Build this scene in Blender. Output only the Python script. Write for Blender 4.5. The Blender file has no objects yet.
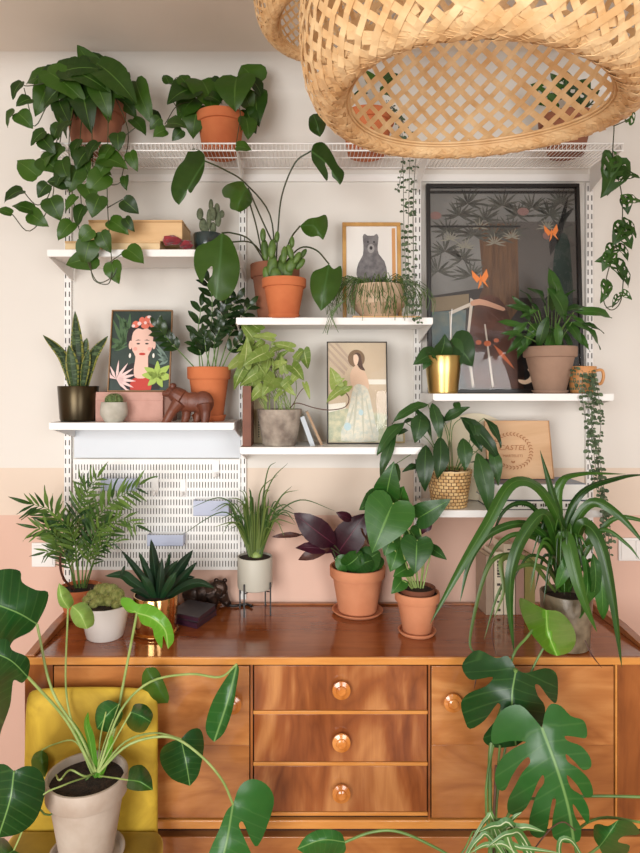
import bpy, bmesh, math, random
from mathutils import Vector, Matrix, noise
rng = random.Random(7)
PI = math.pi
SC = bpy.context.scene
COL = SC.collection

# ------------------------------------------------------------------ camera
CAMX, CAMD, CAMZ, F, XC, YC = 0.0, 2.2, 1.6, 634.0, 300.0, 385.0
cam_d = bpy.data.cameras.new('camera'); cam = bpy.data.objects.new('camera', cam_d); COL.objects.link(cam)
cam.location = (CAMX, -CAMD, CAMZ); cam.rotation_euler = (PI/2, 0, 0)
cam_d.sensor_fit = 'VERTICAL'; cam_d.sensor_height = 36.0; cam_d.lens = F/853*36
cam_d.shift_x = (320-XC)/853; cam_d.shift_y = -(426.5-YC)/853
cam_d.clip_start = 0.02
SC.camera = cam
# ------------------------------------------------------------------ light
w = bpy.data.worlds.new('world'); SC.world = w; w.use_nodes = True
bg = w.node_tree.nodes['Background']; bg.inputs[0].default_value = (0.92, 0.95, 1.0, 1); bg.inputs[1].default_value = 1.0
def area(name, loc, target, sx, sy, power, color):
    l = bpy.data.lights.new(name, 'AREA'); l.shape = 'RECTANGLE'; l.size = sx; l.size_y = sy
    l.energy = power; l.color = color; l.spread = math.radians(125)
    o = bpy.data.objects.new(name, l); COL.objects.link(o); o.location = loc
    o.rotation_euler = (Vector(target)-Vector(loc)).to_track_quat('-Z', 'Y').to_euler()
    return o
area('window_daylight', (-1.2, -3.72, 1.50), (-0.6, 0, .85), 1.7, 1.6, 49, (1.0, 0.99, 0.97))
area('window_daylight_right', (1.35, -3.72, 1.50), (0.9, 0, .85), 1.3, 1.6, 25, (1.0, 0.99, 0.97))
def bulb(name, loc, power, color=(1.0, .72, .42), r=.03):
    l = bpy.data.lights.new(name, 'POINT'); l.energy = power; l.color = color; l.shadow_soft_size = r
    o = bpy.data.objects.new(name, l); COL.objects.link(o); o.location = loc; return o
SC.view_settings.view_transform = 'Standard'; SC.view_settings.look = 'None'
SC.view_settings.gamma = 1; SC.view_settings.use_curve_mapping = False
SC.view_settings.exposure = 0.0

# ------------------------------------------------------------------ helpers
def P(px, py, Y):                      # measured point of the photograph at depth Y (wall = 0, room is -Y)
    d = CAMD + Y
    return Vector(((px-XC)*d/F, Y, CAMZ-(py-YC)*d/F))
def S(Y): return F/(CAMD+Y)            # pixels per metre at that depth
def V(*a): return Vector(a)

def tag(o, label=None, cat=None, group=None, kind=None):
    if label: o['label'] = label
    if cat: o['category'] = cat
    if group: o['group'] = group
    if kind: o['kind'] = kind
    return o
def thing(name, label, cat, loc, group=None):
    o = bpy.data.objects.new(name, None); COL.objects.link(o); o.location = loc; o.empty_display_size = .05
    return tag(o, label, cat, group)
def wloc(o):
    v = Vector((0, 0, 0))
    while o is not None: v += Vector(o.location); o = o.parent
    return v

class MB:
    def __init__(s): s.v = []; s.f = []; s.uv = []; s.r = []; s.mi = []; s.cur = 0
    def add(s, vs, fs, uvs=None, rnd=0.5):
        b = len(s.v)
        s.v += [tuple(v) for v in vs]; s.f += [tuple(i+b for i in f) for f in fs]
        s.uv += uvs if uvs else [(0, 0)]*len(vs); s.r += [rnd]*len(vs); s.mi += [s.cur]*len(fs)
        return s
    def box(s, x0, x1, y0, y1, z0, z1, rnd=.5):
        vs = [(x, y, z) for x in (x0, x1) for y in (y0, y1) for z in (z0, z1)]
        fs = [(0,1,3,2), (4,6,7,5), (0,4,5,1), (2,3,7,6), (0,2,6,4), (1,5,7,3)]
        return s.add(vs, fs, None, rnd)
    def obox(s, c, ux, uy, uz, rnd=.5):        # centre and half-vectors
        vs = [c+ux*i+uy*j+uz*k for i in (-1, 1) for j in (-1, 1) for k in (-1, 1)]
        fs = [(0,1,3,2), (4,6,7,5), (0,4,5,1), (2,3,7,6), (0,2,6,4), (1,5,7,3)]
        return s.add(vs, fs, None, rnd)
    def lathe(s, prof, c, seg=40, sx=1, sy=1, rnd=.5, mat=None):
        vs = []; fs = []; uvs = []
        n = len(prof)
        for i, (r, z) in enumerate(prof):
            for k in range(seg):
                a = 2*PI*k/seg
                p = Vector((r*math.cos(a)*sx, r*math.sin(a)*sy, z))
                if mat: p = mat @ p
                vs.append(p+Vector(c)); uvs.append((k/seg, i/(n-1)))
        for i in range(n-1):
            for k in range(seg):
                k2 = (k+1) % seg
                fs.append((i*seg+k, i*seg+k2, (i+1)*seg+k2, (i+1)*seg+k))
        if prof[0][0] > 1e-6 and prof[0][0] < .2 and s.__dict__.get('cap', True): pass
        return s.add(vs, fs, uvs, rnd)
    def disc(s, c, r, seg=32, up=True, bump=0, rnd=.5):
        vs = [Vector(c)+Vector((0, 0, bump))]; uvs = [(0, 0)]
        for q in (.5, 1):
            for k in range(seg):
                a = 2*PI*k/seg; vs.append(Vector(c)+Vector((r*q*math.cos(a), r*q*math.sin(a), bump*(1-q)*1.2))); uvs.append((q, k/seg))
        fs = [(0, 1+k, 1+(k+1) % seg) for k in range(seg)]
        fs += [(1+k, 1+seg+k, 1+seg+(k+1) % seg, 1+(k+1) % seg) for k in range(seg)]
        return s.add(vs, fs, uvs, rnd)
    def ball(s, c, r, sx=1, sy=1, sz=1, seg=16, rings=10, mat=None, rib=0, nr=8, rnd=.5):
        vs = []; fs = []; uvs = []
        for i in range(rings+1):
            th = PI*i/rings
            for k in range(seg):
                a = 2*PI*k/seg
                q = r*(1+rib*math.cos(nr*a)*math.sin(th))
                p = Vector((q*sx*math.sin(th)*math.cos(a), q*sy*math.sin(th)*math.sin(a), -q*sz*math.cos(th)))
                if mat: p = mat @ p
                vs.append(Vector(c)+p); uvs.append((k/seg, i/rings))
        for i in range(rings):
            for k in range(seg):
                fs.append((i*seg+k, i*seg+(k+1) % seg, (i+1)*seg+(k+1) % seg, (i+1)*seg+k))
        return s.add(vs, fs, uvs, rnd)
    def tube(s, pts, rad, seg=6, smooth=4, rnd=.5, closed=False):
        pts = [Vector(p) for p in pts]
        if smooth and len(pts) > 2: pts, ts = crom(pts, smooth)
        else: ts = [i/(len(pts)-1) for i in range(len(pts))]
        n = len(pts); vs = []; fs = []; uvs = []
        nrm = None
        for i, p in enumerate(pts):
            t = (pts[min(i+1, n-1)]-pts[max(i-1, 0)])
            if t.length < 1e-9: t = Vector((0, 0, 1))
            t.normalize()
            if nrm is None:
                nrm = t.orthogonal().normalized()
            else:
                nrm = (nrm - t*nrm.dot(t))
                nrm = nrm.normalized() if nrm.length > 1e-6 else t.orthogonal().normalized()
            b = t.cross(nrm)
            if isinstance(rad, (list, tuple)):
                q = ts[i]*(len(rad)-1); j = min(int(q), len(rad)-2); r = rad[j]+(rad[j+1]-rad[j])*(q-j)
            else: r = rad
            for k in range(seg):
                a = 2*PI*k/seg; vs.append(p+(nrm*math.cos(a)+b*math.sin(a))*r); uvs.append((k/seg, ts[i]))
        for i in range(n-1):
            for k in range(seg):
                fs.append((i*seg+k, i*seg+(k+1) % seg, (i+1)*seg+(k+1) % seg, (i+1)*seg+k))
        fs.append(tuple(range(seg-1, -1, -1))); fs.append(tuple((n-1)*seg+k for k in range(seg)))
        return s.add(vs, fs, uvs, rnd)
    def ngon(s, pts, rnd=.5): return s.add(pts, [tuple(range(len(pts)))], None, rnd)
    def prism(s, pts, ex, rnd=.5):             # polygon extruded by a vector
        n = len(pts); a = [Vector(p) for p in pts]; b = [p+Vector(ex) for p in a]
        fs = [tuple(range(n)), tuple(range(2*n-1, n-1, -1))]+[(i, i+n, (i+1) % n+n, (i+1) % n) for i in range(n)]
        return s.add(a+b, fs, None, rnd)
    def build(s, name, mat, parent=None, smooth=True, bevel=0, solid=0, sub=0, label=None, origin=None, ang=40):
        o_ = wloc(parent) if parent else Vector(origin or (0, 0, 0))
        me = bpy.data.meshes.new(name)
        me.from_pydata([(v[0]-o_[0], v[1]-o_[1], v[2]-o_[2]) for v in s.v], [], s.f)
        uvl = me.uv_layers.new(name='UVMap')
        li = [0]*len(me.loops); me.loops.foreach_get('vertex_index', li)
        flat = []
        for i in li: flat += [s.uv[i][0], s.uv[i][1]]
        uvl.data.foreach_set('uv', flat)
        at = me.attributes.new('rnd', 'FLOAT', 'POINT'); at.data.foreach_set('value', s.r)
        mats = mat if isinstance(mat, (list, tuple)) else [mat]
        for m in mats: me.materials.append(m)
        if len(mats) > 1: me.polygons.foreach_set('material_index', s.mi)
        bm = bmesh.new(); bm.from_mesh(me); bmesh.ops.recalc_face_normals(bm, faces=bm.faces) if not getattr(s, 'nocalc', False) else None
        bm.to_mesh(me); bm.free()
        if smooth:
            me.polygons.foreach_set('use_smooth', [True]*len(me.polygons))
            if ang: me.set_sharp_from_angle(angle=math.radians(ang))
        ob = bpy.data.objects.new(name, me); COL.objects.link(ob)
        if parent: ob.parent = parent
        elif origin: ob.location = origin
        if bevel:
            m = ob.modifiers.new('b', 'BEVEL'); m.width = bevel; m.segments = 2; m.limit_method = 'ANGLE'; m.angle_limit = math.radians(40)
        if solid:
            m = ob.modifiers.new('s', 'SOLIDIFY'); m.thickness = solid; m.offset = 0
        if sub:
            m = ob.modifiers.new('u', 'SUBSURF'); m.levels = sub; m.render_levels = sub
        if label: ob['label'] = label
        return ob

def crom(pts, k):
    out = []; ts = []; n = len(pts)
    for i in range(n-1):
        p0 = pts[i-1] if i > 0 else pts[0]*2-pts[1]
        p1, p2 = pts[i], pts[i+1]
        p3 = pts[i+2] if i+2 < n else pts[-1]*2-pts[-2]
        for j in range(k):
            t = j/k
            out.append(.5*((2*p1)+(p2-p0)*t+(2*p0-5*p1+4*p2-p3)*t*t+(3*p1-p0-3*p2+p3)*t**3)); ts.append((i+t)/(n-1))
    out.append(pts[-1]); ts.append(1.0)
    return out, ts

# ------------------------------------------------------------------ materials
def lin(c):
    return tuple((x/255/12.92 if x/255 <= .04045 else ((x/255+.055)/1.055)**2.4) for x in c)+(1,)
class M:
    def __init__(s, name):
        s.m = bpy.data.materials.new(name); s.m.use_nodes = True; s.t = s.m.node_tree; s.n = s.t.nodes
        s.b = s.n['Principled BSDF']
    def N(s, t, **kw):
        x = s.n.new(t)
        for k, v in kw.items():
            if k.startswith('i_'):
                x.inputs[k[2:].replace('_', ' ')].default_value = v
            else: setattr(x, k, v)
        return x
    def L(s, a, b): s.t.links.new(a, b)
    def set(s, **kw):
        for k, v in kw.items(): s.b.inputs[k.replace('_', ' ')].default_value = v
        return s
def mat(name, rgb, rough=.6, metal=0, noise_amt=0.0, nscale=8, bump=0, bscale=60, spec=.5, rgb2=None, sheen=0, trans=0, alpha=1, coat=0, stretch=(1, 1, 1)):
    m = M(name); c = lin(rgb)
    m.set(Base_Color=c, Roughness=rough, Metallic=metal)
    m.b.inputs['Specular IOR Level'].default_value = spec
    if sheen: m.b.inputs['Sheen Weight'].default_value = sheen
    if trans: m.b.inputs['Transmission Weight'].default_value = trans
    if coat: m.b.inputs['Coat Weight'].default_value = coat; m.b.inputs['Coat Roughness'].default_value = .08
    if alpha < 1: m.b.inputs['Alpha'].default_value = alpha
    if noise_amt or rgb2:
        tc = m.N('ShaderNodeTexCoord'); mp = m.N('ShaderNodeMapping'); mp.inputs['Scale'].default_value = stretch
        nz = m.N('ShaderNodeTexNoise'); nz.inputs['Scale'].default_value = nscale; nz.inputs['Detail'].default_value = 6
        m.L(tc.outputs['Object'], mp.inputs['Vector']); m.L(mp.outputs[0], nz.inputs['Vector'])
        mx = m.N('ShaderNodeMix', data_type='RGBA')
        c2 = lin(rgb2) if rgb2 else tuple(x*(1-noise_amt) for x in c[:3])+(1,)
        mx.inputs['A'].default_value = c; mx.inputs['B'].default_value = c2
        rp = m.N('ShaderNodeMapRange'); rp.inputs['From Min'].default_value = .35; rp.inputs['From Max'].default_value = .65
        m.L(nz.outputs['Fac'], rp.inputs['Value']); m.L(rp.outputs[0], mx.inputs['Factor']); m.L(mx.outputs['Result'], m.b.inputs['Base Color'])
    if bump:
        tc = m.N('ShaderNodeTexCoord'); nz = m.N('ShaderNodeTexNoise'); nz.inputs['Scale'].default_value = bscale; nz.inputs['Detail'].default_value = 4
        m.L(tc.outputs['Object'], nz.inputs['Vector'])
        bp = m.N('ShaderNodeBump'); bp.inputs['Strength'].default_value = bump; bp.inputs['Distance'].default_value = .004
        m.L(nz.outputs['Fac'], bp.inputs['Height']); m.L(bp.outputs[0], m.b.inputs['Normal'])
    return m.m
def wood(name, dark, mid, light, scale=3.0, axis='X', rough=.35, coat=.3, figure=1.0, seed=0, dist=2.5, flame=0):
    m = M(name)
    tc = m.N('ShaderNodeTexCoord'); mp = m.N('ShaderNodeMapping')
    st = {'X': (1, 9, 9), 'Y': (9, 1, 9), 'Z': (9, 9, 1)}[axis]
    mp.inputs['Scale'].default_value = st; mp.inputs['Location'].default_value = (seed*3.1, seed*1.7, seed*2.3)
    m.L(tc.outputs['Object'], mp.inputs['Vector'])
    n1 = m.N('ShaderNodeTexNoise'); n1.inputs['Scale'].default_value = scale; n1.inputs['Detail'].default_value = 8; n1.inputs['Roughness'].default_value = .62; n1.inputs['Distortion'].default_value = dist*.25
    m.L(mp.outputs[0], n1.inputs['Vector'])
    # broad figure
    mp2 = m.N('ShaderNodeMapping'); mp2.inputs['Location'].default_value = (seed*1.3+.4, seed*.7, seed*2.9)
    st2 = {'X': (1, 2.6, 2.6), 'Y': (2.6, 1, 2.6), 'Z': (2.6, 2.6, 1)}[axis]; mp2.inputs['Scale'].default_value = st2
    m.L(tc.outputs['Object'], mp2.inputs['Vector'])
    n2 = m.N('ShaderNodeTexNoise'); n2.inputs['Scale'].default_value = 2.2+flame; n2.inputs['Detail'].default_value = 3; n2.inputs['Distortion'].default_value = 1.4
    m.L(mp2.outputs[0], n2.inputs['Vector'])
    mul = m.N('ShaderNodeMath', operation='MULTIPLY'); mul.inputs[1].default_value = 5.0*figure
    m.L(n2.outputs['Fac'], mul.inputs[0])
    sn = m.N('ShaderNodeMath', operation='PINGPONG'); sn.inputs[1].default_value = 1.0
    m.L(mul.outputs[0], sn.inputs[0])
    mx = m.N('ShaderNodeMath', operation='MULTIPLY_ADD'); mx.inputs[1].default_value = .45
    sc = m.N('ShaderNodeMath', operation='MULTIPLY'); sc.inputs[1].default_value = .75
    m.L(n1.outputs['Fac'], sc.inputs[0]); m.L(sn.outputs[0], mx.inputs[0]); m.L(sc.outputs[0], mx.inputs[2])
    cr = m.N('ShaderNodeValToRGB'); e = cr.color_ramp.elements
    e[0].position = .25; e[0].color = lin(dark); e[1].position = .9; e[1].color = lin(light)
    k = e.new(.55); k.color = lin(mid)
    m.L(mx.outputs[0], cr.inputs[0]); m.L(cr.outputs[0], m.b.inputs['Base Color'])
    m.set(Roughness=rough)
    m.b.inputs['Coat Weight'].default_value = coat; m.b.inputs['Coat Roughness'].default_value = .1
    bp = m.N('ShaderNodeBump'); bp.inputs['Strength'].default_value = .08; bp.inputs['Distance'].default_value = .002
    m.L(n1.outputs['Fac'], bp.inputs['Height']); m.L(bp.outputs[0], m.b.inputs['Normal'])
    return m.m

MAT = {}
# wall: off-white above, peach band, pink below (three coats of paint)
def wall_mat():
    m = M('painted_wall'); tc = m.N('ShaderNodeNewGeometry'); sp = m.N('ShaderNodeSeparateXYZ'); m.L(tc.outputs['Position'], sp.inputs[0])
    cr = m.N('ShaderNodeMapRange'); cr.inputs['From Min'].default_value = 0; cr.inputs['From Max'].default_value = 3
    m.L(sp.outputs['Z'], cr.inputs['Value'])
    rp = m.N('ShaderNodeValToRGB'); rp.color_ramp.interpolation = 'CONSTANT'; e = rp.color_ramp.elements
    e[0].position = 0; e[0].color = lin((222, 185, 166)); e[1].position = 1.142/3; e[1].color = lin((226, 208, 190))
    k = e.new(1.305/3); k.color = lin((228, 223, 215))
    m.L(cr.outputs[0], rp.inputs[0])
    nz = m.N('ShaderNodeTexNoise'); nz.inputs['Scale'].default_value = 2.5; nz.inputs['Detail'].default_value = 5
    mx = m.N('ShaderNodeMix', data_type='RGBA', blend_type='MULTIPLY'); mx.inputs['Factor'].default_value = .10
    m.L(rp.outputs[0], mx.inputs['A']); m.L(nz.outputs['Fac'], mx.inputs['B']); m.L(mx.outputs['Result'], m.b.inputs['Base Color'])
    n2 = m.N('ShaderNodeTexNoise'); n2.inputs['Scale'].default_value = 140; bp = m.N('ShaderNodeBump'); bp.inputs['Strength'].default_value = .12; bp.inputs['Distance'].default_value = .002
    m.L(n2.outputs['Fac'], bp.inputs['Height']); m.L(bp.outputs[0], m.b.inputs['Normal']); m.set(Roughness=.75)
    return m.m
MAT['wall'] = wall_mat()
MAT['ceil'] = mat('ceiling_paint', (226, 216, 203), .85, noise_amt=.05, nscale=3)
MAT['floor'] = wood('floor_boards', (120, 80, 50), (160, 112, 74), (190, 145, 100), axis='Y', rough=.5)
MAT['white'] = mat('white_steel', (236, 234, 230), .35, noise_amt=.02)
MAT['slot'] = mat('slot_shadow', (70, 66, 64), .8)
MAT['terra'] = mat('terracotta', (200, 116, 70), .85, rgb2=(184, 98, 56), nscale=9, bump=.15)
MAT['terra_pale'] = mat('terracotta_pale', (206, 138, 100), .85, rgb2=(192, 122, 84), nscale=9, bump=.15)
MAT['terra_old'] = mat('terracotta_old', (158, 100, 72), .9, rgb2=(138, 90, 68), nscale=14, bump=.15)
MAT['grey_clay'] = mat('grey_clay', (190, 176, 162), .85, rgb2=(172, 154, 138), nscale=12, bump=.15)
MAT['soil'] = mat('soil', (58, 42, 32), .95, rgb2=(34, 24, 20), nscale=60, bump=.9, bscale=160)
MAT['brass'] = mat('brass', (206, 178, 112), .30, metal=1)
MAT['copper_gold'] = mat('polished_gold', (214, 168, 112), .14, metal=1)
MAT['bronze'] = mat('dark_bronze', (74, 62, 42), .3, metal=.85, rgb2=(58, 50, 36), nscale=4)
MAT['black'] = mat('black_frame', (28, 25, 24), .4)
MAT['bamboo'] = mat('bamboo_strip', (232, 200, 152), .55, rgb2=(212, 168, 114), nscale=26)
MAT['cord'] = mat('black_cord', (30, 28, 28), .5)
MAT['side_top'] = wood('sideboard_top', (92, 40, 16), (126, 62, 26), (152, 84, 40), axis='X', rough=.13, coat=.45, scale=4, figure=.5)
MAT['side_edge'] = wood('sideboard_edge', (168, 100, 40), (196, 126, 56), (214, 148, 76), axis='X', rough=.3, coat=.5, scale=6, figure=.4)
MAT['side_side'] = wood('sideboard_side', (116, 62, 28), (146, 84, 40), (168, 102, 52), axis='Z', rough=.3, coat=.5)
# ================================================================== ROOM
RX0, RX1, RY = -2.3, 2.45, -3.8
def struct(name, mb, m, **kw):
    o = mb.build(name, m, **kw); o['kind'] = 'structure'; return o
struct('wall_back', MB().box(RX0-.1, RX1+.1, 0, .1, 0, 2.70), MAT['wall'], smooth=False)
struct('wall_left', MB().box(RX0-.1, RX0, RY, 0, 0, 2.70), MAT['wall'], smooth=False)
struct('wall_right', MB().box(RX1, RX1+.1, RY, 0, 0, 2.70), MAT['wall'], smooth=False)
struct('floor', MB().box(RX0-.1, RX1+.1, RY, .1, -.06, 0), MAT['floor'], smooth=False)
struct('ceiling', MB().box(RX0-.1, RX1+.1, RY, .1, 2.70, 2.78), MAT['ceil'], smooth=False)
# the wall behind the viewer with two window openings
wb = MB()
for (a, b, c, d) in ((RX0, -2.1, 0, 2.7), (-.3, .65, 0, 2.7), (2.05, RX1, 0, 2.7), (-2.1, -.3, 0, .6), (-2.1, -.3, 2.6, 2.7), (.65, 2.05, 0, .6), (.65, 2.05, 2.6, 2.7)):
    wb.box(a, b, RY-.1, RY, c, d)
struct('wall_front', wb, MAT['ceil'], smooth=False)
cv = MB(); cr_ = .11
pts = [(RX0, -.0005, 2.699)]+[(RX0, -cr_*(1-math.sin(a*PI/16))-.0003, 2.70-cr_+cr_*math.cos(a*PI/16)-.0006) if False else (RX0, -cr_+cr_*math.cos(a*PI/16)-.0003, 2.70-cr_+cr_*math.sin(a*PI/16)-.0006) for a in range(9)]
cv.prism(pts, (RX1-RX0, 0, 0)); struct('trim_1', cv, MAT['wall'])

# ================================================================== SHELVING
UPX = [-.802, -.198, .406, 1.0]
def upright(x, z0, label):
    t = thing('wall_upright', label, 'shelf upright', (x, 0, z0), 'white slotted uprights carrying the shelves')
    W = .0125
    mb = MB()
    mb.box(x-W, x+W, -.013, 0, z0, 2.298)
    mb.build('rail', MAT['white'], t, bevel=.001)
    sl = MB(); z = z0+.02
    while z < 2.275:
        for sx in (-1, 1):
            sl.box(x+sx*.0065-.0017, x+sx*.0065+.0017, -.0137, -.0125, z, z+.018)
        z += .032
    sl.build('slots', MAT['slot'], t, smooth=False)
for x, z0, lb in zip(UPX, (.86, .86, 1.02, 1.00), (
    'leftmost white slotted upright, behind the palm', 'white slotted upright beside the pegboard right edge',
    'white slotted upright left of the large dark poster', 'rightmost white slotted upright, right of the large dark poster')):
    upright(x, z0, lb)
hr = MB().box(-.86, 1.03, -.012, 0, 2.303, 2.328)
tag(hr.build('hang_rail', MAT['white'], bevel=.001, origin=(.08, 0, 2.31)), 'white horizontal hang rail under the wire shelf at the wall', 'rail')

SHY = -.235
def shelf(x0, x1, zt, label, depth=.235):
    t = thing('wall_shelf', label, 'shelf', ((x0+x1)/2, -.1, zt-.02), 'white steel wall shelves')
    b = MB().box(x0+.004, x1-.004, -depth, -.016, zt-.016, zt)
    b.build('board', MAT['white'], t, bevel=.0008)
    MB().box(x0+.003, x1-.003, -depth-.0025, -depth, zt-.021, zt+.0012).build('front_lip', MAT['white'], t, bevel=.0006)
    for sx, x in ((1, x0), (-1, x1)):
        pts = [(x, -depth, zt+.001), (x, -.014, zt+.001), (x, -.014, zt-.062), (x, -.05, zt-.055), (x, -depth, zt-.018)]
        MB().prism(pts, (sx*.0035, 0, 0)).build('bracket', MAT['white'], t, smooth=False)
    return t
ZA = CAMZ+(YC-250)/S(SHY); ZB = CAMZ+(YC-423)/S(SHY); ZC = CAMZ+(YC-318)/S(SHY); ZD = CAMZ+(YC-447.5)/S(SHY)
ZE = CAMZ+(YC-394)/S(SHY); ZF = CAMZ+(YC-510.5)/S(SHY); ZW = CAMZ+(YC-143.5)/S(SHY)
shelf(-.784, -.190, ZA, 'upper left white shelf carrying the wooden boxes and small dark-potted cactus')
shelf(-.778, -.204, ZB, 'lower left white shelf carrying the portrait and the bear')
shelf(-.198, .412, ZC, 'upper middle white shelf under the two terracotta pots')
shelf(-.186, .400, ZD, 'lower middle white shelf under the stone-grey pot and halo portrait')
shelf(.4125, .973, ZE, 'upper right white shelf carrying the large dark poster')
shelf(.4015, .955, ZF, 'lower right white shelf carrying the wicker basket and book stack')

# wire shelf
t = thing('wire_shelf', 'long white wire top shelf carrying terracotta pots', 'shelf', (.1, -.12, ZW-.01))
mb = MB(); X0, X1, YB = -.805, 1.003, -.018
r = .0026
for y, z in ((SHY, ZW), (SHY, ZW-.022), (-.125, ZW-.0045), (YB, ZW-.001)):
    mb.tube([(X0, y, z), (X1, y, z)], r if y != -.125 else .002, 6, 0)
mb.build('long_wires', MAT['white'], t)
mb = MB(); x = X0+.006
while x < X1:
    mb.tube([(x, YB, ZW+.0005), (x, SHY, ZW+.0005), (x, SHY-.001, ZW-.022)], .00115, 4, 0); x += .0125
mb.build('cross_wires', MAT['white'], t)
for x in UPX:
    dx = .0015
    xs = x if x < .9 else x
    pts = [(xs-dx, SHY+.004, ZW-.003), (xs-dx, -.014, ZW-.003), (xs-dx, -.014, ZW-.085), (xs-dx, -.05, ZW-.075), (xs-dx, SHY+.004, ZW-.018)]
    MB().prism(pts, (2*dx, 0, 0)).build('bracket', MAT['white'], t, smooth=False)

# pegboard
PX0, PX1 = P(73, 0, -.02).x, P(240.5, 0, -.02).x
pz1, pz0 = P(0, 459, -.02).z, P(0, 570, -.02).z
t = thing('pegboard', 'white slotted pegboard under the lower left shelf', 'pegboard', ((PX0+PX1)/2, -.016, pz0))
MB().box(PX0, PX1, -.020, -.0135, pz0, pz1).build('panel', MAT['white'], t, bevel=.0008)
sl = MB(); nr_ = 12; pit = (pz1-pz0-.02)/nr_
for j in range(nr_):
    z = pz0+.012+j*pit
    x = PX0+.010
    while x < PX1-.010:
        sl.box(x-.0014, x+.0014, -.0208, -.0195, z, z+.0195); x += .0099
tag(sl.build('slots', MAT['slot'], t, smooth=False), kind='stuff')
MAT['cool'] = mat('pale_panel', (208, 214, 220), .4)
o = MB().box(PX0+.002, PX1, -.015, -.0135, pz1+.004, P(0, 430, -.01).z+.03).build('back_panel', MAT['cool'], origin=((PX0+PX1)/2, -.0135, pz1+.01))
tag(o, 'plain pale panel on the wall between the pegboard and the shelf above', 'wall panel')
MAT['acrylic'] = mat('frosted_plastic', (196, 204, 226), .25, alpha=.72)
def bin_(px0, px1, py0, py1, label):
    a = P(px0, py0, -.05); b = P(px1, py1, -.05)
    t = thing('pegboard_bin', label, 'storage bin', ((a.x+b.x)/2, -.03, b.z), 'frosted bins on the pegboard')
    m = MB()
    m.box(a.x, b.x, -.064, -.0625, b.z, a.z); m.box(a.x, b.x, -.064, -.0215, b.z, b.z+.0015)
    m.box(a.x, a.x+.0015, -.0625, -.0215, b.z, a.z); m.box(b.x-.0015, b.x, -.0625, -.0215, b.z, a.z)
    m.build('tray', MAT['acrylic'], t, smooth=False)
bin_(194, 229, 500, 515, 'frosted bin highest on the right of the pegboard')
bin_(148, 184, 534, 545, 'frosted bin lowest on the pegboard, above the gold pot plant')
bin_(102, 137, 478, 490, 'frosted bin behind the palm fronds')
def hook(px, py, lb):
    p = P(px, py, -.02); m = MB()
    m.box(p.x-.010, p.x+.010, -.026, -.0215, p.z-.03, p.z+.028)
    m.tube([(p.x, -.026, p.z-.022), (p.x, -.045, p.z-.026), (p.x, -.047, p.z-.012)], .004, 6)
    tag(m.build('pegboard_hook', MAT['white'], origin=(p.x, -.02, p.z-.03), bevel=.001), lb, 'hook', 'white hooks on the pegboard')
hook(156, 486, 'leftmost white hook on the pegboard'); hook(183, 487, 'middle white hook on the pegboard'); hook(216.5, 468, 'white hook nearest the pegboard top right corner')

# wall switches
def plate(px0, px1, py0, py1, lb, n):
    a = P(px0, py0, -.01); b = P(px1, py1, -.01)
    t = thing('wall_switch', lb, 'light switch', ((a.x+b.x)/2, 0, b.z), None)
    MB().box(a.x, b.x, -.010, 0, b.z, a.z).build('plate', MAT['white'], t, bevel=.002)
    wd = (b.x-a.x-.012)/n
    for i in range(n):
        MB().box(a.x+.006+i*wd+.001, a.x+.006+(i+1)*wd-.001, -.0135, -.010, b.z+.008, a.z-.008).build('rocker', MAT['white'], t, bevel=.001)
plate(31.5, 55, 543, 567, 'square white light switch on the pink wall beside the palm', 1)
plate(619, 652, 538, 561, 'white double socket plate on the pink wall at the right edge', 2)

# ================================================================== SIDEBOARD
FY = -.437; sS = S(FY)
def zf(py, Y=FY): return P(0, py, Y).z
def xf(px, Y=FY): return P(px, 0, Y).x
ZT = zf(657); SX0, SX1 = xf(25), 1.004
sb = thing('sideboard', 'long glossy walnut sideboard with three central drawers and round knobs', 'sideboard', ((SX0+SX1)/2, -.22, 0))
MB().box(SX0, SX1, FY+.004, -.012, ZT-.020, ZT).build('top', MAT['side_top'], sb, bevel=.001)
MB().box(SX0, SX1, FY-.004, FY+.0035, zf(664.5), ZT-.0003).build('top_edge', MAT['side_edge'], sb, bevel=.002)
for sgn, x in ((1, SX0), (-1, SX1)):
    pts = [(x, FY, ZT+.002), (x, FY, ZT+.006), (x, -.25, ZT+.022), (x, -.012, ZT+.026), (x, -.012, ZT+.0005), (x, FY, ZT+.0005)]
    MB().prism(pts, (sgn*.026, 0, 0)).build('side_rim', MAT['side_side'], sb, smooth=False, bevel=.003)
MB().box(SX0+.028, SX1-.028, -.024, -.012, ZT+.0005, ZT+.006).build('back_rim', MAT['side_side'], sb)
zb = zf(828)
body = MB(); body.box(SX0, SX0+.022, FY, -.012, zb, ZT-.021); body.box(SX1-.022, SX1, FY, -.012, zb, ZT-.021)
body.box(SX0+.022, SX1-.022, -.020, -.012, zb, ZT-.021); body.box(SX0+.022, SX1-.022, FY+.02, -.02, zb, zb+.01)
body.build('carcass', MAT['side_side'], sb, smooth=False)
MB().box(SX0+.0, SX1, FY-.006, FY+.012, zb, zf(819)).build('bottom_rail', MAT['side_edge'], sb, bevel=.003)
MAT['drawer'] = wood('walnut_flame', (116, 60, 28), (150, 86, 44), (198, 138, 84), axis='Z', rough=.28, coat=.5, scale=2.6, figure=.9, seed=2, dist=2.5)
MAT['drawer2'] = wood('walnut_flame_b', (112, 56, 26), (146, 82, 42), (192, 132, 80), axis='Z', rough=.28, coat=.5, scale=2.6, figure=.9, seed=2.03, dist=2.5)
MAT['doorw'] = wood('walnut_door', (156, 94, 46), (180, 116, 62), (202, 142, 84), axis='X', rough=.3, coat=.5, scale=3, figure=.9, seed=5, dist=3, flame=.5)
MAT['doorw2'] = wood('walnut_door_b', (148, 88, 44), (172, 110, 58), (192, 134, 80), axis='X', rough=.3, coat=.5, scale=3, figure=.8, seed=8, dist=3, flame=.5)
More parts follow.
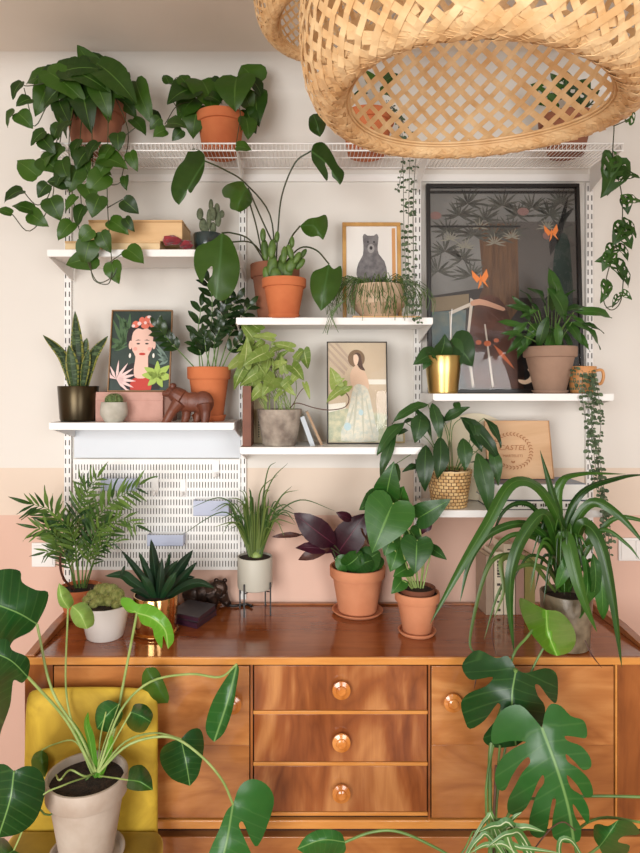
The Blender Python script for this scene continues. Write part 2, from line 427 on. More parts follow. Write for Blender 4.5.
MAT['knob'] = wood('knob_wood', (168, 92, 34), (204, 126, 56), (226, 154, 84), axis='Y', rough=.22, coat=.8)
MAT['gap_shade'] = mat('recess_shade', (44, 24, 14), .7)  # dark colour paints the shade into the gap below the body
MB().box(SX0+.022, SX1-.022, FY+.012, FY+.02, zb+.01, ZT-.021).build('inner_frame', MAT['gap_shade'], sb, smooth=False)
def knob(par, px, py, Yf, r=.0255):
    p = P(px, py, Yf)
    pr = [(0, -.030), (r*.38, -.030), (r*.55, -.0275), (r*.60, -.024), (r*.66, -.0235), (r*.98, -.020), (r, -.015), (r*.8, -.008), (r*.5, -.004), (r*.5, 0)]
    m = Matrix.Rotation(-PI/2, 3, 'X')
    mm = MB(); prof = [(a, b) for a, b in pr]
    vs = []
    seg = 32
    for (a, b) in prof:
        for k in range(seg):
            q = 2*PI*k/seg; vs.append((p.x+a*math.cos(q), p.y+b, p.z+a*math.sin(q)))
    fs = [(i*seg+k, i*seg+(k+1) % seg, (i+1)*seg+(k+1) % seg, (i+1)*seg+k) for i in range(len(prof)-1) for k in range(seg)]
    mm.add(vs, fs); mm.build('knob', MAT['knob'], par, ang=30)
xd0, xd1 = xf(254), xf(427)
for i, (y0, y1, m_) in enumerate(((666, 710.5, 'drawer'), (714.5, 762, 'drawer2'), (766.5, 812, 'drawer'))):
    d = MB().box(xd0, xd1, FY+.002, FY+.012, zf(y1), zf(y0)).build('drawer', MAT[m_], sb, bevel=.001)
    knob(d, 341, (687.5, 739.5, 790)[i], FY+.002)
    MB().box(xd0-.002, xd1+.002, FY-.001, FY+.011, zf(y1+3.7), zf(y1+.3)).build('drawer_rail', MAT['side_edge'], sb, bevel=.001)
MB().box(xf(250.5), xf(252.8), FY-.001, FY+.012, zf(819), ZT-.021).build('divider', MAT['side_side'], sb)
MB().box(xf(428.2), xf(430.2), FY-.001, FY+.012, zf(819), ZT-.021).build('divider', MAT['side_side'], sb)
def door(x0, x1, mt, kx, ky):
    zm = zf(745)
    d = MB().box(x0, x1, FY-.001, FY+.012, zm+.0003, zf(666)).build('door', MAT[mt], sb, bevel=.001)
    MB().box(x0, x1, FY-.001, FY+.012, zf(817.5), zm).build('lower_veneer', MAT['doorw2'], d, bevel=.0006)
    knob(d, kx, ky, FY-.001)
door(xf(54), xf(249.3), 'doorw', 233, 702)
door(xf(431.5), xf(613.5), 'doorw', 451.5, 700)
MB().box(xf(614.8), xf(616.8), FY-.003, FY+.012, zf(819), ZT-.021).build('inlay', MAT['side_edge'], sb)
MB().box(xf(617.5), SX1-.0, FY-.001, FY+.0, zf(819), ZT-.021).build('end_stile', MAT['side_side'], sb)
MB().box(SX0, xf(53), FY-.001, FY+.0, zf(819), ZT-.021).build('end_stile', MAT['side_side'], sb)
zg = zf(838)
MB().box(SX0+.03, SX1-.03, FY+.03, -.04, zg-.01, zb).build('base_recess', MAT['gap_shade'], sb, smooth=False)
MB().box(SX0+.01, SX1-.01, FY+.004, -.03, zg-.16, zg).build('base_apron', MAT['doorw2'], sb, bevel=.002)
for x in (SX0+.04, SX1-.04):
    for y in (FY+.04, -.06):
        MB().lathe([(.012, 0), (.014, .01), (.022, zg-.16)], (x, y, 0), 16).build('leg', MAT['side_side'], sb)

# ================================================================== LAMPS
PROF = [(.160, .016), (.167, .004), (.178, -.001), (.192, .004), (.206, .018), (.218, .042), (.225, .08), (.227, .12), (.224, .165), (.214, .215), (.196, .26), (.168, .295), (.13, .318), (.085, .33)]
def prof_eval():
    pts = [Vector((r, z, 0)) for r, z in PROF]; pts, _ = crom(pts, 6)
    s = [0]
    for a, b in zip(pts, pts[1:]): s.append(s[-1]+(b-a).length)
    return pts, s
PP, PS = prof_eval()
def pe(s):
    s = max(0, min(PS[-1]-1e-6, s))
    lo, hi = 0, len(PS)-1
    while hi-lo > 1:
        m = (lo+hi)//2
        if PS[m] <= s: lo = m
        else: hi = m
    t = (s-PS[lo])/(PS[hi]-PS[lo]); a, b = PP[lo], PP[hi]
    d = (b-a).normalized()
    return a.x+(b.x-a.x)*t, a.y+(b.y-a.y)*t, d       # r, z, dir
def lampshade(loc, label, tilt=(0, 0), sc_=1.0, topz=2.70):
    t = thing('pendant_lamp', label, 'lamp', (loc[0], loc[1], loc[2]), None)
    R = Matrix.Rotation(tilt[0], 3, 'X') @ Matrix.Rotation(tilt[1], 3, 'Y')
    def surf(s, th, off=0):
        r, z, d = pe(s)
        nr, nz = d.y, -d.x
        # slightly irregular, hand-woven body
        r2 = r*(1+.018*math.sin(2*th+.6)+.012*math.sin(3*th+z*8))
        return Vector(loc)+R @ (Vector(((r2+nr*off)*math.cos(th), (r2+nr*off)*math.sin(th), z+nz*off+.006*math.sin(2*th)))*sc_)
    def ribbon(mb, th0, s0, s1, sgn, slope, wd, base, amp, freq, rn):
        n = max(8, int((s1-s0)/.008)); vs = []; uv = []
        th = th0
        ds = (s1-s0)/n
        for i in range(n+1):
            s = s0+i*ds
            r, z, d = pe(s)
            r = max(r, .09)
            q = math.hypot(1, slope)
            # perpendicular in (s, r*th) space
            ps, pt = -sgn*slope/q, 1/q
            off = base+amp*sgn*math.sin(i*ds*freq+th0*7)
            for e in (-1, 1):
                vs.append(surf(s+e*ps*wd/2, th+e*pt*wd/2/r, off)); uv.append((e, s))
            th += sgn*slope*ds/r
        fs = [(2*i, 2*i+1, 2*i+3, 2*i+2) for i in range(n)]
        mb.add(vs, fs, uv, rn)
    rg = random.Random(3)
    mb = MB(); mb.nocalc = True
    N = 46
    for sgn in (1, -1):
        for k in range(N):
            th = 2*PI*(k+rg.uniform(-.06, .06))/N
            ribbon(mb, th, .012, PS[-1], sgn, 1.0, .0080*sc_*rg.uniform(.9, 1.08), .0004*sgn, .0011, 2*PI/.0205/sc_, rg.random())
    o1 = mb.build('woven_shade', MAT['bamboo'], t, solid=.0006, smooth=False)
    mb = MB(); mb.nocalc = True
    for sgn in (1, -1):                 # dense, turned-in lip
        for k in range(84):
            th = 2*PI*(k+rg.uniform(-.2, .2))/84
            ribbon(mb, th, 0, .048+rg.uniform(-.012, .02), sgn, 2.4, .009, -.0012*(1+.6*sgn), .0006, 300, rg.random())
    mb.build('woven_lip', MAT['bamboo'], t, solid=.0006, smooth=False)
    mb = MB()
    for s_, rr in ((.0, .0022), (.004, .0018)):
        pts = [surf(s_, 2*PI*k/72, .001) for k in range(73)]
        mb.tube(pts, rr, 6, 0)
    mb.build('rim_ring', MAT['bamboo'], t)
    # cap, bulb holder and cord
    top = Vector(loc)+R @ Vector((0, 0, .332*sc_))
    m2 = MB().lathe([(.0, .0), (.088, .0), (.09, .004), (.02, .01), (0, .012)], top, 32)
    m2.build('top_plate', MAT['bamboo'], t)
    MB().lathe([(0, -.07), (.018, -.07), (.02, -.06), (.02, -.005), (0, -.005)], top, 20).build('bulb_holder', MAT['white'], t)
    MB().tube([top+Vector((0, 0, .01)), (top.x, top.y, topz-.03)], .003, 8, 0).build('cord', MAT['cord'], t)
    MB().lathe([(0, -.035), (.03, -.03), (.045, -.001), (0, -.001)], (top.x, top.y, topz), 24).build('ceiling_cup', MAT['white'], t)
    return t
lampshade((.236, -1.35, 1.966), 'large woven bamboo pendant shade with open bottom, nearest the viewer', tilt=(.03, .04), sc_=1.06)
lampshade((.092, -.84, 2.365), 'second woven bamboo pendant shade partly hidden behind the nearer one', tilt=(0, -.03), sc_=.84)
# ================================================================== LEAVES
def leafmat(name, c1, c2, vein, rough=.42, vw=.06, side=.35, nside=9, edge=None, trans=.12, spots=None, coat=.10, back=None, bands=None):
    m = M(name)
    uv = m.N('ShaderNodeUVMap'); uv.uv_map = 'UVMap'
    sp = m.N('ShaderNodeSeparateXYZ'); m.L(uv.outputs[0], sp.inputs[0])
    ab = m.N('ShaderNodeMath', operation='ABSOLUTE'); m.L(sp.outputs['X'], ab.inputs[0])
    at = m.N('ShaderNodeAttribute'); at.attribute_name = 'rnd'
    nz = m.N('ShaderNodeTexNoise'); nz.inputs['Scale'].default_value = 30; nz.inputs['Detail'].default_value = 3
    tc = m.N('ShaderNodeTexCoord'); m.L(tc.outputs['Object'], nz.inputs['Vector'])
    a1 = m.N('ShaderNodeMath', operation='MULTIPLY_ADD'); a1.inputs[1].default_value = .45; a1.inputs[2].default_value = -.22
    m.L(nz.outputs['Fac'], a1.inputs[0])
    a2 = m.N('ShaderNodeMath', operation='ADD', use_clamp=True); m.L(a1.outputs[0], a2.inputs[0]); m.L(at.outputs['Fac'], a2.inputs[1])
    mx = m.N('ShaderNodeMix', data_type='RGBA'); mx.inputs['A'].default_value = lin(c1); mx.inputs['B'].default_value = lin(c2)
    m.L(a2.outputs[0], mx.inputs['Factor']); col = mx.outputs['Result']
    if edge:
        gt = m.N('ShaderNodeMapRange'); gt.inputs['From Min'].default_value = .66; gt.inputs['From Max'].default_value = .78; m.L(ab.outputs[0], gt.inputs['Value'])
        me_ = m.N('ShaderNodeMix', data_type='RGBA'); me_.inputs['B'].default_value = lin(edge); m.L(gt.outputs[0], me_.inputs['Factor']); m.L(col, me_.inputs['A']); col = me_.outputs['Result']
    if bands:
        wv = m.N('ShaderNodeTexNoise'); wv.inputs['Scale'].default_value = 120; mp = m.N('ShaderNodeMapping'); mp.inputs['Scale'].default_value = (.3, .3, 1.6)
        m.L(tc.outputs['Object'], mp.inputs['Vector']); m.L(mp.outputs[0], wv.inputs['Vector'])
        gt = m.N('ShaderNodeMapRange'); gt.inputs['From Min'].default_value = .5; gt.inputs['From Max'].default_value = .58; m.L(wv.outputs['Fac'], gt.inputs['Value'])
        me_ = m.N('ShaderNodeMix', data_type='RGBA'); me_.inputs['B'].default_value = lin(bands); m.L(gt.outputs[0], me_.inputs['Factor']); m.L(col, me_.inputs['A']); col = me_.outputs['Result']
    # veins: midrib and forward-slanting side veins
    mr = m.N('ShaderNodeMapRange'); mr.inputs['From Min'].default_value = vw; mr.inputs['From Max'].default_value = vw*.3
    m.L(ab.outputs[0], mr.inputs['Value'])
    sv = m.N('ShaderNodeMath', operation='MULTIPLY_ADD'); sv.inputs[1].default_value = nside; 
    sx = m.N('ShaderNodeMath', operation='MULTIPLY'); sx.inputs[1].default_value = -.9; m.L(ab.outputs[0], sx.inputs[0])
    m.L(sp.outputs['Y'], sv.inputs[0]); m.L(sx.outputs[0], sv.inputs[2])
    pp = m.N('ShaderNodeMath', operation='FRACT'); m.L(sv.outputs[0], pp.inputs[0])
    p2 = m.N('ShaderNodeMath', operation='PINGPONG'); p2.inputs[1].default_value = .5; m.L(sv.outputs[0], p2.inputs[0])
    s3 = m.N('ShaderNodeMapRange'); s3.inputs['From Min'].default_value = .10; s3.inputs['From Max'].default_value = .02; s3.inputs['To Max'].default_value = side
    m.L(p2.outputs[0], s3.inputs['Value'])
    mm = m.N('ShaderNodeMath', operation='MAXIMUM'); m.L(mr.outputs[0], mm.inputs[0]); m.L(s3.outputs[0], mm.inputs[1])
    m2 = m.N('ShaderNodeMix', data_type='RGBA'); m2.inputs['B'].default_value = lin(vein)
    m.L(mm.outputs[0], m2.inputs['Factor']); m.L(col, m2.inputs['A']); col = m2.outputs['Result']
    if spots:
        vo = m.N('ShaderNodeTexNoise'); vo.inputs['Scale'].default_value = 55; vo.inputs['Detail'].default_value = 2; m.L(tc.outputs['Object'], vo.inputs['Vector'])
        g = m.N('ShaderNodeMapRange'); g.inputs['From Min'].default_value = .54; g.inputs['From Max'].default_value = .62; m.L(vo.outputs['Fac'], g.inputs['Value'])
        ms = m.N('ShaderNodeMix', data_type='RGBA'); ms.inputs['B'].default_value = lin(spots); m.L(g.outputs[0], ms.inputs['Factor']); m.L(col, ms.inputs['A']); col = ms.outputs['Result']
    if back:
        ge = m.N('ShaderNodeNewGeometry'); mb_ = m.N('ShaderNodeMix', data_type='RGBA'); mb_.inputs['B'].default_value = lin(back)
        m.L(ge.outputs['Backfacing'], mb_.inputs['Factor']); m.L(col, mb_.inputs['A']); col = mb_.outputs['Result']
    m.L(col, m.b.inputs['Base Color'])
    m.set(Roughness=rough); m.b.inputs['Specular IOR Level'].default_value = .35; m.b.inputs['Coat Weight'].default_value = coat*.6; m.b.inputs['Coat Roughness'].default_value = .25
    bp = m.N('ShaderNodeBump'); bp.inputs['Strength'].default_value = .35; bp.inputs['Distance'].default_value = .0015; bp.invert = True
    m.L(mm.outputs[0], bp.inputs['Height']); m.L(bp.outputs[0], m.b.inputs['Normal'])
    if trans:
        tr = m.N('ShaderNodeBsdfTranslucent'); m.L(col, tr.inputs['Color'])
        ms = m.N('ShaderNodeMixShader'); ms.inputs[0].default_value = trans
        m.L(m.b.outputs[0], ms.inputs[1]); m.L(tr.outputs[0], ms.inputs[2]); m.L(ms.outputs[0], m.n['Material Output'].inputs['Surface'])
    return m.m
LM = {
 'pothos': leafmat('pothos_leaf', (28, 54, 10), (58, 92, 22), (80, 112, 44), side=.06),
 'philo': leafmat('philodendron_leaf', (28, 70, 20), (54, 104, 34), (96, 140, 66), side=.12, coat=.35),
 'philo_dark': leafmat('split_leaf', (32, 58, 12), (64, 98, 30), (64, 98, 44), side=.06),
 'monstera': leafmat('monstera_leaf', (24, 66, 26), (48, 104, 42), (112, 152, 84), side=.14, nside=8, rough=.34, coat=.3, vw=.035),
 'bright': leafmat('bright_leaf', (62, 124, 26), (100, 158, 44), (150, 190, 96), side=.15, nside=7, rough=.28, coat=.4, vw=.04),
 'pale_new': leafmat('pale_new_leaf', (112, 150, 62), (140, 174, 86), (176, 196, 120), side=.15, nside=7, rough=.35, vw=.04),
 'zz': leafmat('zz_leaf', (16, 36, 14), (36, 62, 24), (46, 72, 34), side=0, coat=.4, rough=.3),
 'snake': leafmat('snake_leaf', (34, 54, 30), (56, 78, 44), (50, 70, 40), side=0, edge=(170, 170, 86), bands=(86, 108, 70)),
 'syng': leafmat('syngonium_leaf', (96, 122, 48), (152, 170, 90), (190, 200, 138), side=.18, nside=5, vw=.08),
 'lily': leafmat('peace_lily_leaf', (24, 56, 16), (60, 102, 34), (78, 116, 50), side=.08, coat=.3),
 'lily_dark': leafmat('dark_lily_leaf', (24, 54, 20), (50, 86, 36), (72, 106, 54), side=.08, coat=.35),
 'palm': leafmat('palm_leaf', (30, 64, 26), (98, 126, 52), (96, 126, 60), side=0),
 'palm_dark': leafmat('palm_leaf_dark', (26, 56, 24), (56, 88, 40), (70, 100, 50), side=0),
 'drac': leafmat('dracaena_leaf', (16, 40, 24), (32, 64, 36), (40, 74, 44), side=0, coat=.4, rough=.32),
 'grass': leafmat('grass_leaf', (44, 78, 26), (104, 120, 58), (96, 120, 58), side=0),
 'purple': leafmat('calathea_underside', (40, 10, 24), (70, 22, 40), (88, 40, 56), side=.1, coat=.3),
 'dry': leafmat('dry_leaf', (84, 50, 38), (58, 28, 28), (110, 74, 54), side=.1),
 'strap': leafmat('strap_leaf', (20, 54, 14), (60, 102, 30), (80, 116, 50), side=0, vw=.07, coat=.35, rough=.34),
 'strap_var': leafmat('striped_strap_leaf', (60, 106, 46), (100, 140, 74), (196, 206, 164), side=0, vw=.22, coat=.3),
 'hearts': leafmat('heart_string_leaf', (52, 72, 46), (96, 114, 84), (126, 140, 112), side=.1),
 'swiss': leafmat('holed_leaf', (26, 56, 10), (54, 92, 26), (62, 98, 40), side=.06),
 'twig': leafmat('twig_green', (58, 88, 38), (98, 118, 58), (90, 120, 60), side=0),
}
MAT['stem'] = mat('green_stem', (104, 136, 66), .45, rgb2=(84, 116, 56), nscale=20)
MAT['stem_pale'] = mat('pale_stem', (158, 176, 104), .45, rgb2=(128, 152, 80), nscale=20)
MAT['stem_dark'] = mat('dark_stem', (66, 62, 38), .5, rgb2=(50, 66, 34), nscale=20)
MAT['stem_brown'] = mat('brown_stem', (92, 62, 46), .6)

OUT = {
 'heart': [(0, 0), (.10, -.10), (.25, -.15), (.39, -.09), (.47, .07), (.46, .25), (.38, .46), (.25, .67), (.11, .87), (0, 1)],
 'pothos': [(0, 0), (.11, -.05), (.25, -.03), (.35, .09), (.38, .26), (.34, .45), (.25, .65), (.13, .84), (.04, .95), (0, 1)],
 'ell': [(0, 0), (.07, .05), (.16, .2), (.21, .4), (.21, .58), (.15, .78), (.06, .93), (0, 1)],
 'lance': [(0, 0), (.05, .06), (.11, .2), (.145, .38), (.135, .55), (.10, .72), (.05, .88), (.015, .97), (0, 1)],
 'blade': [(.02, 0), (.05, .12), (.065, .3), (.065, .5), (.05, .7), (.03, .86), (0, 1)],
 'round': [(0, 0), (.2, -.08), (.4, .05), (.5, .35), (.45, .65), (.28, .88), (.1, .98), (0, 1)],
 'soft': [(0, 0), (.08, -.11), (.20, -.17), (.32, -.11), (.35, .06), (.33, .28), (.26, .52), (.15, .76), (.06, .92), (0, 1)],
 'arrow': [(0, 0), (.08, -.16), (.22, -.26), (.36, -.22), (.36, -.02), (.34, .18), (.28, .42), (.18, .66), (.08, .86), (0, 1)],
}
def leaf(mb, b, t, kind='pothos', w=1.0, hint=None, fold=.25, arch=.12, roll=0, rnd=None, K=2, rip=.03, holes=False):
    """one leaf from base b to tip t (world), hint = the way its face looks"""
    b = Vector(b); t = Vector(t); L = (t-b).length
    if L < 1e-5: return
    y = (t-b)/L
    n = Vector(hint) if hint is not None else Vector((rng.uniform(-.5, .5), -1, rng.uniform(.1, .9)))
    n = n-y*n.dot(y)
    if n.length < 1e-3: n = y.orthogonal()
    n.normalize(); x = y.cross(n)
    if roll:
        R = Matrix.Rotation(roll, 3, y); n = R @ n; x = R @ x
    if rnd is None: rnd = rng.random()
    o = OUT[kind]; pts = [Vector((a, c, 0)) for a, c in o]
    N = len(pts); ph = rng.uniform(0, 6)
    vs = []; uv = []
    for i, p in enumerate(pts):
        my = max(0, min(1, i/(N-1)))*.75+.25*max(0, p.y)
        if i == 0: my = 0
        if i == N-1: my = 1
        for k in range(-K, K+1):
            q = abs(k)/K
            px = p.x*w*q*(1 if k >= 0 else -1); py = my+(p.y-my)*q
            z = fold*abs(px)-.35*fold*abs(px)*q + arch*4*max(0, py)*(1-py) + rip*q*math.sin(ph+py*11+(k > 0)*2)
            vs.append(b+(x*px+y*py+n*z)*L); uv.append((k/K, my))
    C = 2*K+1
    fs = []
    for i in range(N-1):
        for k in range(2*K):
            if holes and K >= 4 and (k in (1, 2, 2*K-2, 2*K-3)) and i in (3, 5): continue
            a = i*C+k; fs.append((a, a+1, a+1+C, a+C))
    mb.add(vs, fs, uv, rnd)
def tleaf(mid, left, right, Y0, Y1, bow=.02, fold=.15, K=3, rnd=None, edgeY=0, smooth=3):
    """leaf whose outline was measured on the photo; gets its own depth, fold and bow. returns an MB"""
    from mathutils.geometry import delaunay_2d_cdt
    mb = MB(); mb.nocalc = True
    rnd = rng.random() if rnd is None else rnd
    mp, _ = crom([Vector((a, c, 0)) for a, c in mid], 8) if len(mid) > 2 else ([Vector((mid[0][0]+(mid[1][0]-mid[0][0])*i/12, mid[0][1]+(mid[1][1]-mid[0][1])*i/12, 0)) for i in range(13)], 0)
    cum = [0]
    for a, c in zip(mp, mp[1:]): cum.append(cum[-1]+(c-a).length)
    Lm = cum[-1]
    lo, _ = crom([Vector((a, c, 0)) for a, c in left], smooth); ro, _ = crom([Vector((a, c, 0)) for a, c in right], smooth)
    out = lo[:-1]+list(reversed(ro))[:-1]
    vs = [Vector((p.x, p.y)) for p in out]; n = len(vs)
    ed = [(i, (i+1) % n) for i in range(n)]
    m0 = len(vs)
    for p in mp[1:-1]: vs.append(Vector((p.x, p.y)))
    ed += [(m0+i, m0+i+1) for i in range(len(mp)-3)]
    xs_ = [p.x for p in out]; ys_ = [p.y for p in out]; stp = max(2.2, Lm/12)
    def inside(x, y):
        c = False
        for i in range(n):
            a, b = out[i], out[i-1]
            if (a.y > y) != (b.y > y) and x < (b.x-a.x)*(y-a.y)/(b.y-a.y)+a.x: c = not c
        return c
    y = min(ys_)+stp*.5
    while y < max(ys_):
        x = min(xs_)+stp*.5
        while x < max(xs_):
            if inside(x, y) and min((Vector((x, y))-q).length for q in vs) > stp*.45: vs.append(Vector((x, y)))
            x += stp
        y += stp
    ov, oe, of, _, _, _ = delaunay_2d_cdt(vs, ed, [], 1, 1e-4)
    V3 = []; uv = []
    for p in ov:
        best = None
        for i in range(len(mp)-1):
            a, b = mp[i], mp[i+1]; ab = b-a; q = Vector((p.x, p.y, 0))
            f = max(0, min(1, (q-a).dot(ab)/max(1e-9, ab.length_squared))); r_ = a+ab*f; d = (q-r_).length
            if best is None or d < best[0]: best = (d, (cum[i]+ab.length*f)/Lm, (ab.x*(q.y-a.y)-ab.y*(q.x-a.x)))
        d, t, sg = best; dd = d/Lm; sg = 1 if sg > 0 else -1
        Y = Y0+(Y1-Y0)*t - bow*math.sin(PI*t) + dd*fold*.35 + edgeY*sg*dd + .10*dd*dd + .004*math.sin(t*14+sg)*min(1, dd*4)
        V3.append(P(p.x, p.y, Y)); uv.append((sg*dd*2.2, t))
    mb.add(V3, [tuple(f) for f in of if len(f) >= 3], uv, rnd)
    return mb
def stem(mb, pts, r=.0022, seg=6):           # pts: (px, py, Y)
    mb.tube([P(*p) for p in pts], r, seg, 5)

# ================================================================== POTS
def pot(t, c, z, h, rt, m, style='classic', rb=None, soil=True, saucer=None, saucer_m=None, name='pot', soil_d=.12, seg=48):
    x, y = c; b = MB(); th = max(.004, rt*.07)
    rb = rb or rt*.68
    if style == 'classic':
        rh = h*.24; ri = rb+(rt*.90-rb)*(1-.24)
        ri = rt*.90
        pr = [(0, 0), (rb-.003, 0), (rb, .003), (ri, h-rh), (ri+.001, h-rh), (rt-.002, h-rh+.001), (rt, h-rh+.004), (rt*1.01, h-.004), (rt*1.0, h-.001), (rt-.003, h), (rt-th, h-.001), (rt-th-.001, h-.006), (rt-th*1.5, h*(1-soil_d)-.01), (0, h*(1-soil_d)-.01)]
    elif style == 'taper':
        pr = [(0, 0), (rb-.004, 0), (rb, .004), (rb+(rt-rb)*.5+rt*.01, h*.5), (rt, h-.003), (rt-.001, h), (rt-th, h), (rt-th-.001, h-.005), (rt-th*1.3, h*(1-soil_d)-.01), (0, h*(1-soil_d)-.01)]
    elif style == 'cyl':
        pr = [(0, 0), (rb-.008, 0), (rb-.002, .003), (rb, .010), (rt, h-.002), (rt-.001, h), (rt-th, h), (rt-th, h*(1-soil_d)-.01), (0, h*(1-soil_d)-.01)]
    elif style == 'round':
        pr = [(0, 0), (rb, 0), (rb*1.15, h*.08), (rt*1.06, h*.38), (rt*1.08, h*.6), (rt*1.02, h*.85), (rt, h), (rt-th, h), (rt*.95, h*.85), (rt*.9, h*(1-soil_d)-.01), (0, h*(1-soil_d)-.01)]
    z0 = z
    if saucer:
        rs, hs = saucer
        MB().lathe([(0, 0), (rs*.86, 0), (rs*.9, .002), (rs, hs-.002), (rs, hs), (rs-.005, hs), (rs*.88, .005), (0, .005)], (x, y, z), seg).build('saucer', saucer_m or m, t)
        z0 = z+.0055; h -= .0055
    b.lathe(pr, (x, y, z0), seg).build(name, m, t, ang=35)
    if soil: MB().disc((x, y, z0+h*(1-soil_d)), rt-th*1.1, 32, bump=.006).build('soil', MAT['soil'], t)
    return z0+h*(1-soil_d)
def plant(name, label, cx, Y, zb, ytop, wtop, m, style='classic', group=None, cat='potted plant', **kw):
    """cx, ytop, wtop are measured pixels, Y its depth, zb the surface it stands on"""
    rt = wtop/2/S(Y); h = P(0, ytop, Y-rt if ytop < YC else Y+(rt*.0)).z-zb; x = P(cx, 0, Y).x
    t = thing(name, label, cat, (x, Y, zb), group)
    zs = pot(t, (x, Y), zb, h, rt, m, style, **kw)
    return t, Vector((x, Y, zs)), rt
def ytop_on(py):     # depth of a point of the sideboard top seen at row py
    return (CAMZ-ZT)*F/(py-YC)-CAMD
def leaves(t, data, Y, dY, kind, lm, w=1.0, name='foliage', tipdY=None, fold=.25, arch=.12, hint=None, sep=False, K=2, holes=False, rip=.03):
    """data rows: base x, base y, tip x, tip y [, width factor [, depth offset]]"""
    mb = MB(); mb.nocalc = True
    for r in data:
        wf = r[4] if len(r) > 4 else 1
        y0 = Y+(r[5] if len(r) > 5 else rng.uniform(-dY, dY))
        y1 = y0+(tipdY if tipdY is not None else rng.uniform(-dY, dY)*.8)
        if sep: mb = MB(); mb.nocalc = True
        leaf(mb, P(r[0], r[1], y0), P(r[2], r[3], y1), kind, w*wf, hint=hint, fold=fold, arch=arch, K=K, holes=holes, rip=rip)
        if sep: mb.build(sep, lm, t)
    if not sep: return mb.build(name, lm, t)
# ================================================================== TOP SHELF PLANTS
ZWs = ZW+.0022
# 1. big trailing pothos
t, c, rt = plant('trailing_pothos', 'large trailing heart-leaved plant in terracotta pot, far left of the top wire shelf', 95, -.125, ZWs, 92, 60, MAT['terra_old'], rb=.068)
crown = [(98,78,77,45,1.1),(62,70,36,78),(52,76,26,84,1.2),(50,82,35,117,1.0),(60,72,95,98,1.0),(82,66,118,72,1.2),(102,68,128,92,1.0),(110,88,137,118,1.1),(90,86,88,122,1.3),
 (136,81,154,126,.8),(133,119,146,136,1.1),(150,112,163,128,1.1),(63,102,62,128,1.2),(75,64,100,84,1.3),(70,74,52,98,1.2),(96,72,112,96,1.2),(80,80,70,104,1.2),(106,84,100,110,1.1),(66,66,90,62,1.0),(118,72,128,90,1),(60,80,44,92,1.1),(122,90,135,106,1)]
leaves(t, crown, -.16, .05, 'pothos', LM['pothos'], .80, 'crown_foliage')
leaves(t, [(r[0]+rng.uniform(-14, 14), r[1]+rng.uniform(-6, 12), r[2]+rng.uniform(-14, 14), r[3]+rng.uniform(-4, 14)) for r in crown[3:]*2 if r[2] > 50 and r[2] < 134], -.235, .02, 'pothos', LM['pothos'], .72, 'inner_foliage')
trail = [(22,82,13,100,1.1,-.24),(31,99,16,107,1.2,-.24),(14,110,8,128,1.2,-.25),(18,113,33,129,1.3,-.25),(60,124,53,142),(70,122,58,140),(45,131,31,146,.9),(42,138,56,154,1.1),(80,140,73,160),(118,133,119,152,1.2),(98,142,88,160,1.2),
 (100,158,128,169,1.1),(38,177,17,161,1.1),(130,152,138,172,.9),(40,158,62,174,1.2),(62,146,50,166,1.2),(23,190,4,203,1.1),(33,211,12,206,1),(12,214,-4,210,.8),(30,213,49,227,1.0),(50,198,61,221,1.3),(48,184,38,198,1.2),(69,183,47,182,1.1),
 (78,168,70,193,1.3),(106,174,87,194,1.2),(100,196,92,218,1.3),(84,206,78,227,1.2),(72,222,58,241,1.0),(123,200,139,214,1.2),(125,176,127,191,.9),(92,229,79,242,1.2),(110,220,129,235,1.0),(125,218,135,232,.9),(101,232,111,253,1.1),(90,240,84,266,1.2),
 (98,258,66,265,1.0),(112,262,119,284,1.2),(127,249,144,264,1.2),(88,150,76,170,1.2),(110,158,98,180,1.1),(62,160,70,182,1.1),(85,184,94,206,1.1),(66,170,56,188,1.0),(94,168,112,176,1.0),(76,196,66,212,.8),(54,152,44,170,1.0),(112,146,102,166,1.1),(84,156,90,176,1.2)]
leaves(t, trail, -.27, .018, 'pothos', LM['pothos'], .98, 'trailing_foliage')
mb = MB()
for pts in ([(104,90,-.18),(108,120,-.25),(107,170,-.26),(108,215,-.265),(112,264,-.265)], [(80,88,-.2),(70,130,-.25),(70,170,-.26),(76,215,-.265),(88,262,-.27),(98,282,-.275),(112,277,-.27),(117,268,-.27)],
            [(85,90,-.2),(80,140,-.25),(80,180,-.26),(82,215,-.27)], [(70,92,-.2),(55,150,-.25),(52,200,-.26),(30,231,-.26),(12,214,-.26)], [(68,92,-.2),(52,185,-.26),(38,205,-.26),(22,190,-.26)],
            [(75,88,-.2),(50,102,-.23),(35,126,-.245),(18,112,-.25)], [(60,80,-.2),(28,86,-.235),(22,82,-.24)], [(30,112,-.245),(24,88,-.24)], [(96,92,-.18),(92,130,-.25),(94,190,-.26)],
            [(112,90,-.18),(128,130,-.245),(124,165,-.25),(122,176,-.25)], [(107,208,-.262),(123,199,-.265)], [(110,262,-.265),(127,250,-.265)], [(106,150,-.25),(135,128,-.25)],
            [(90,262,-.27),(94,280,-.275),(108,284,-.275),(112,272,-.27)], [(108,185,-.26),(118,184,-.262),(125,176,-.262)]):
    stem(mb, pts, .0016)
mb.build('vines', MAT['stem_dark'], t)

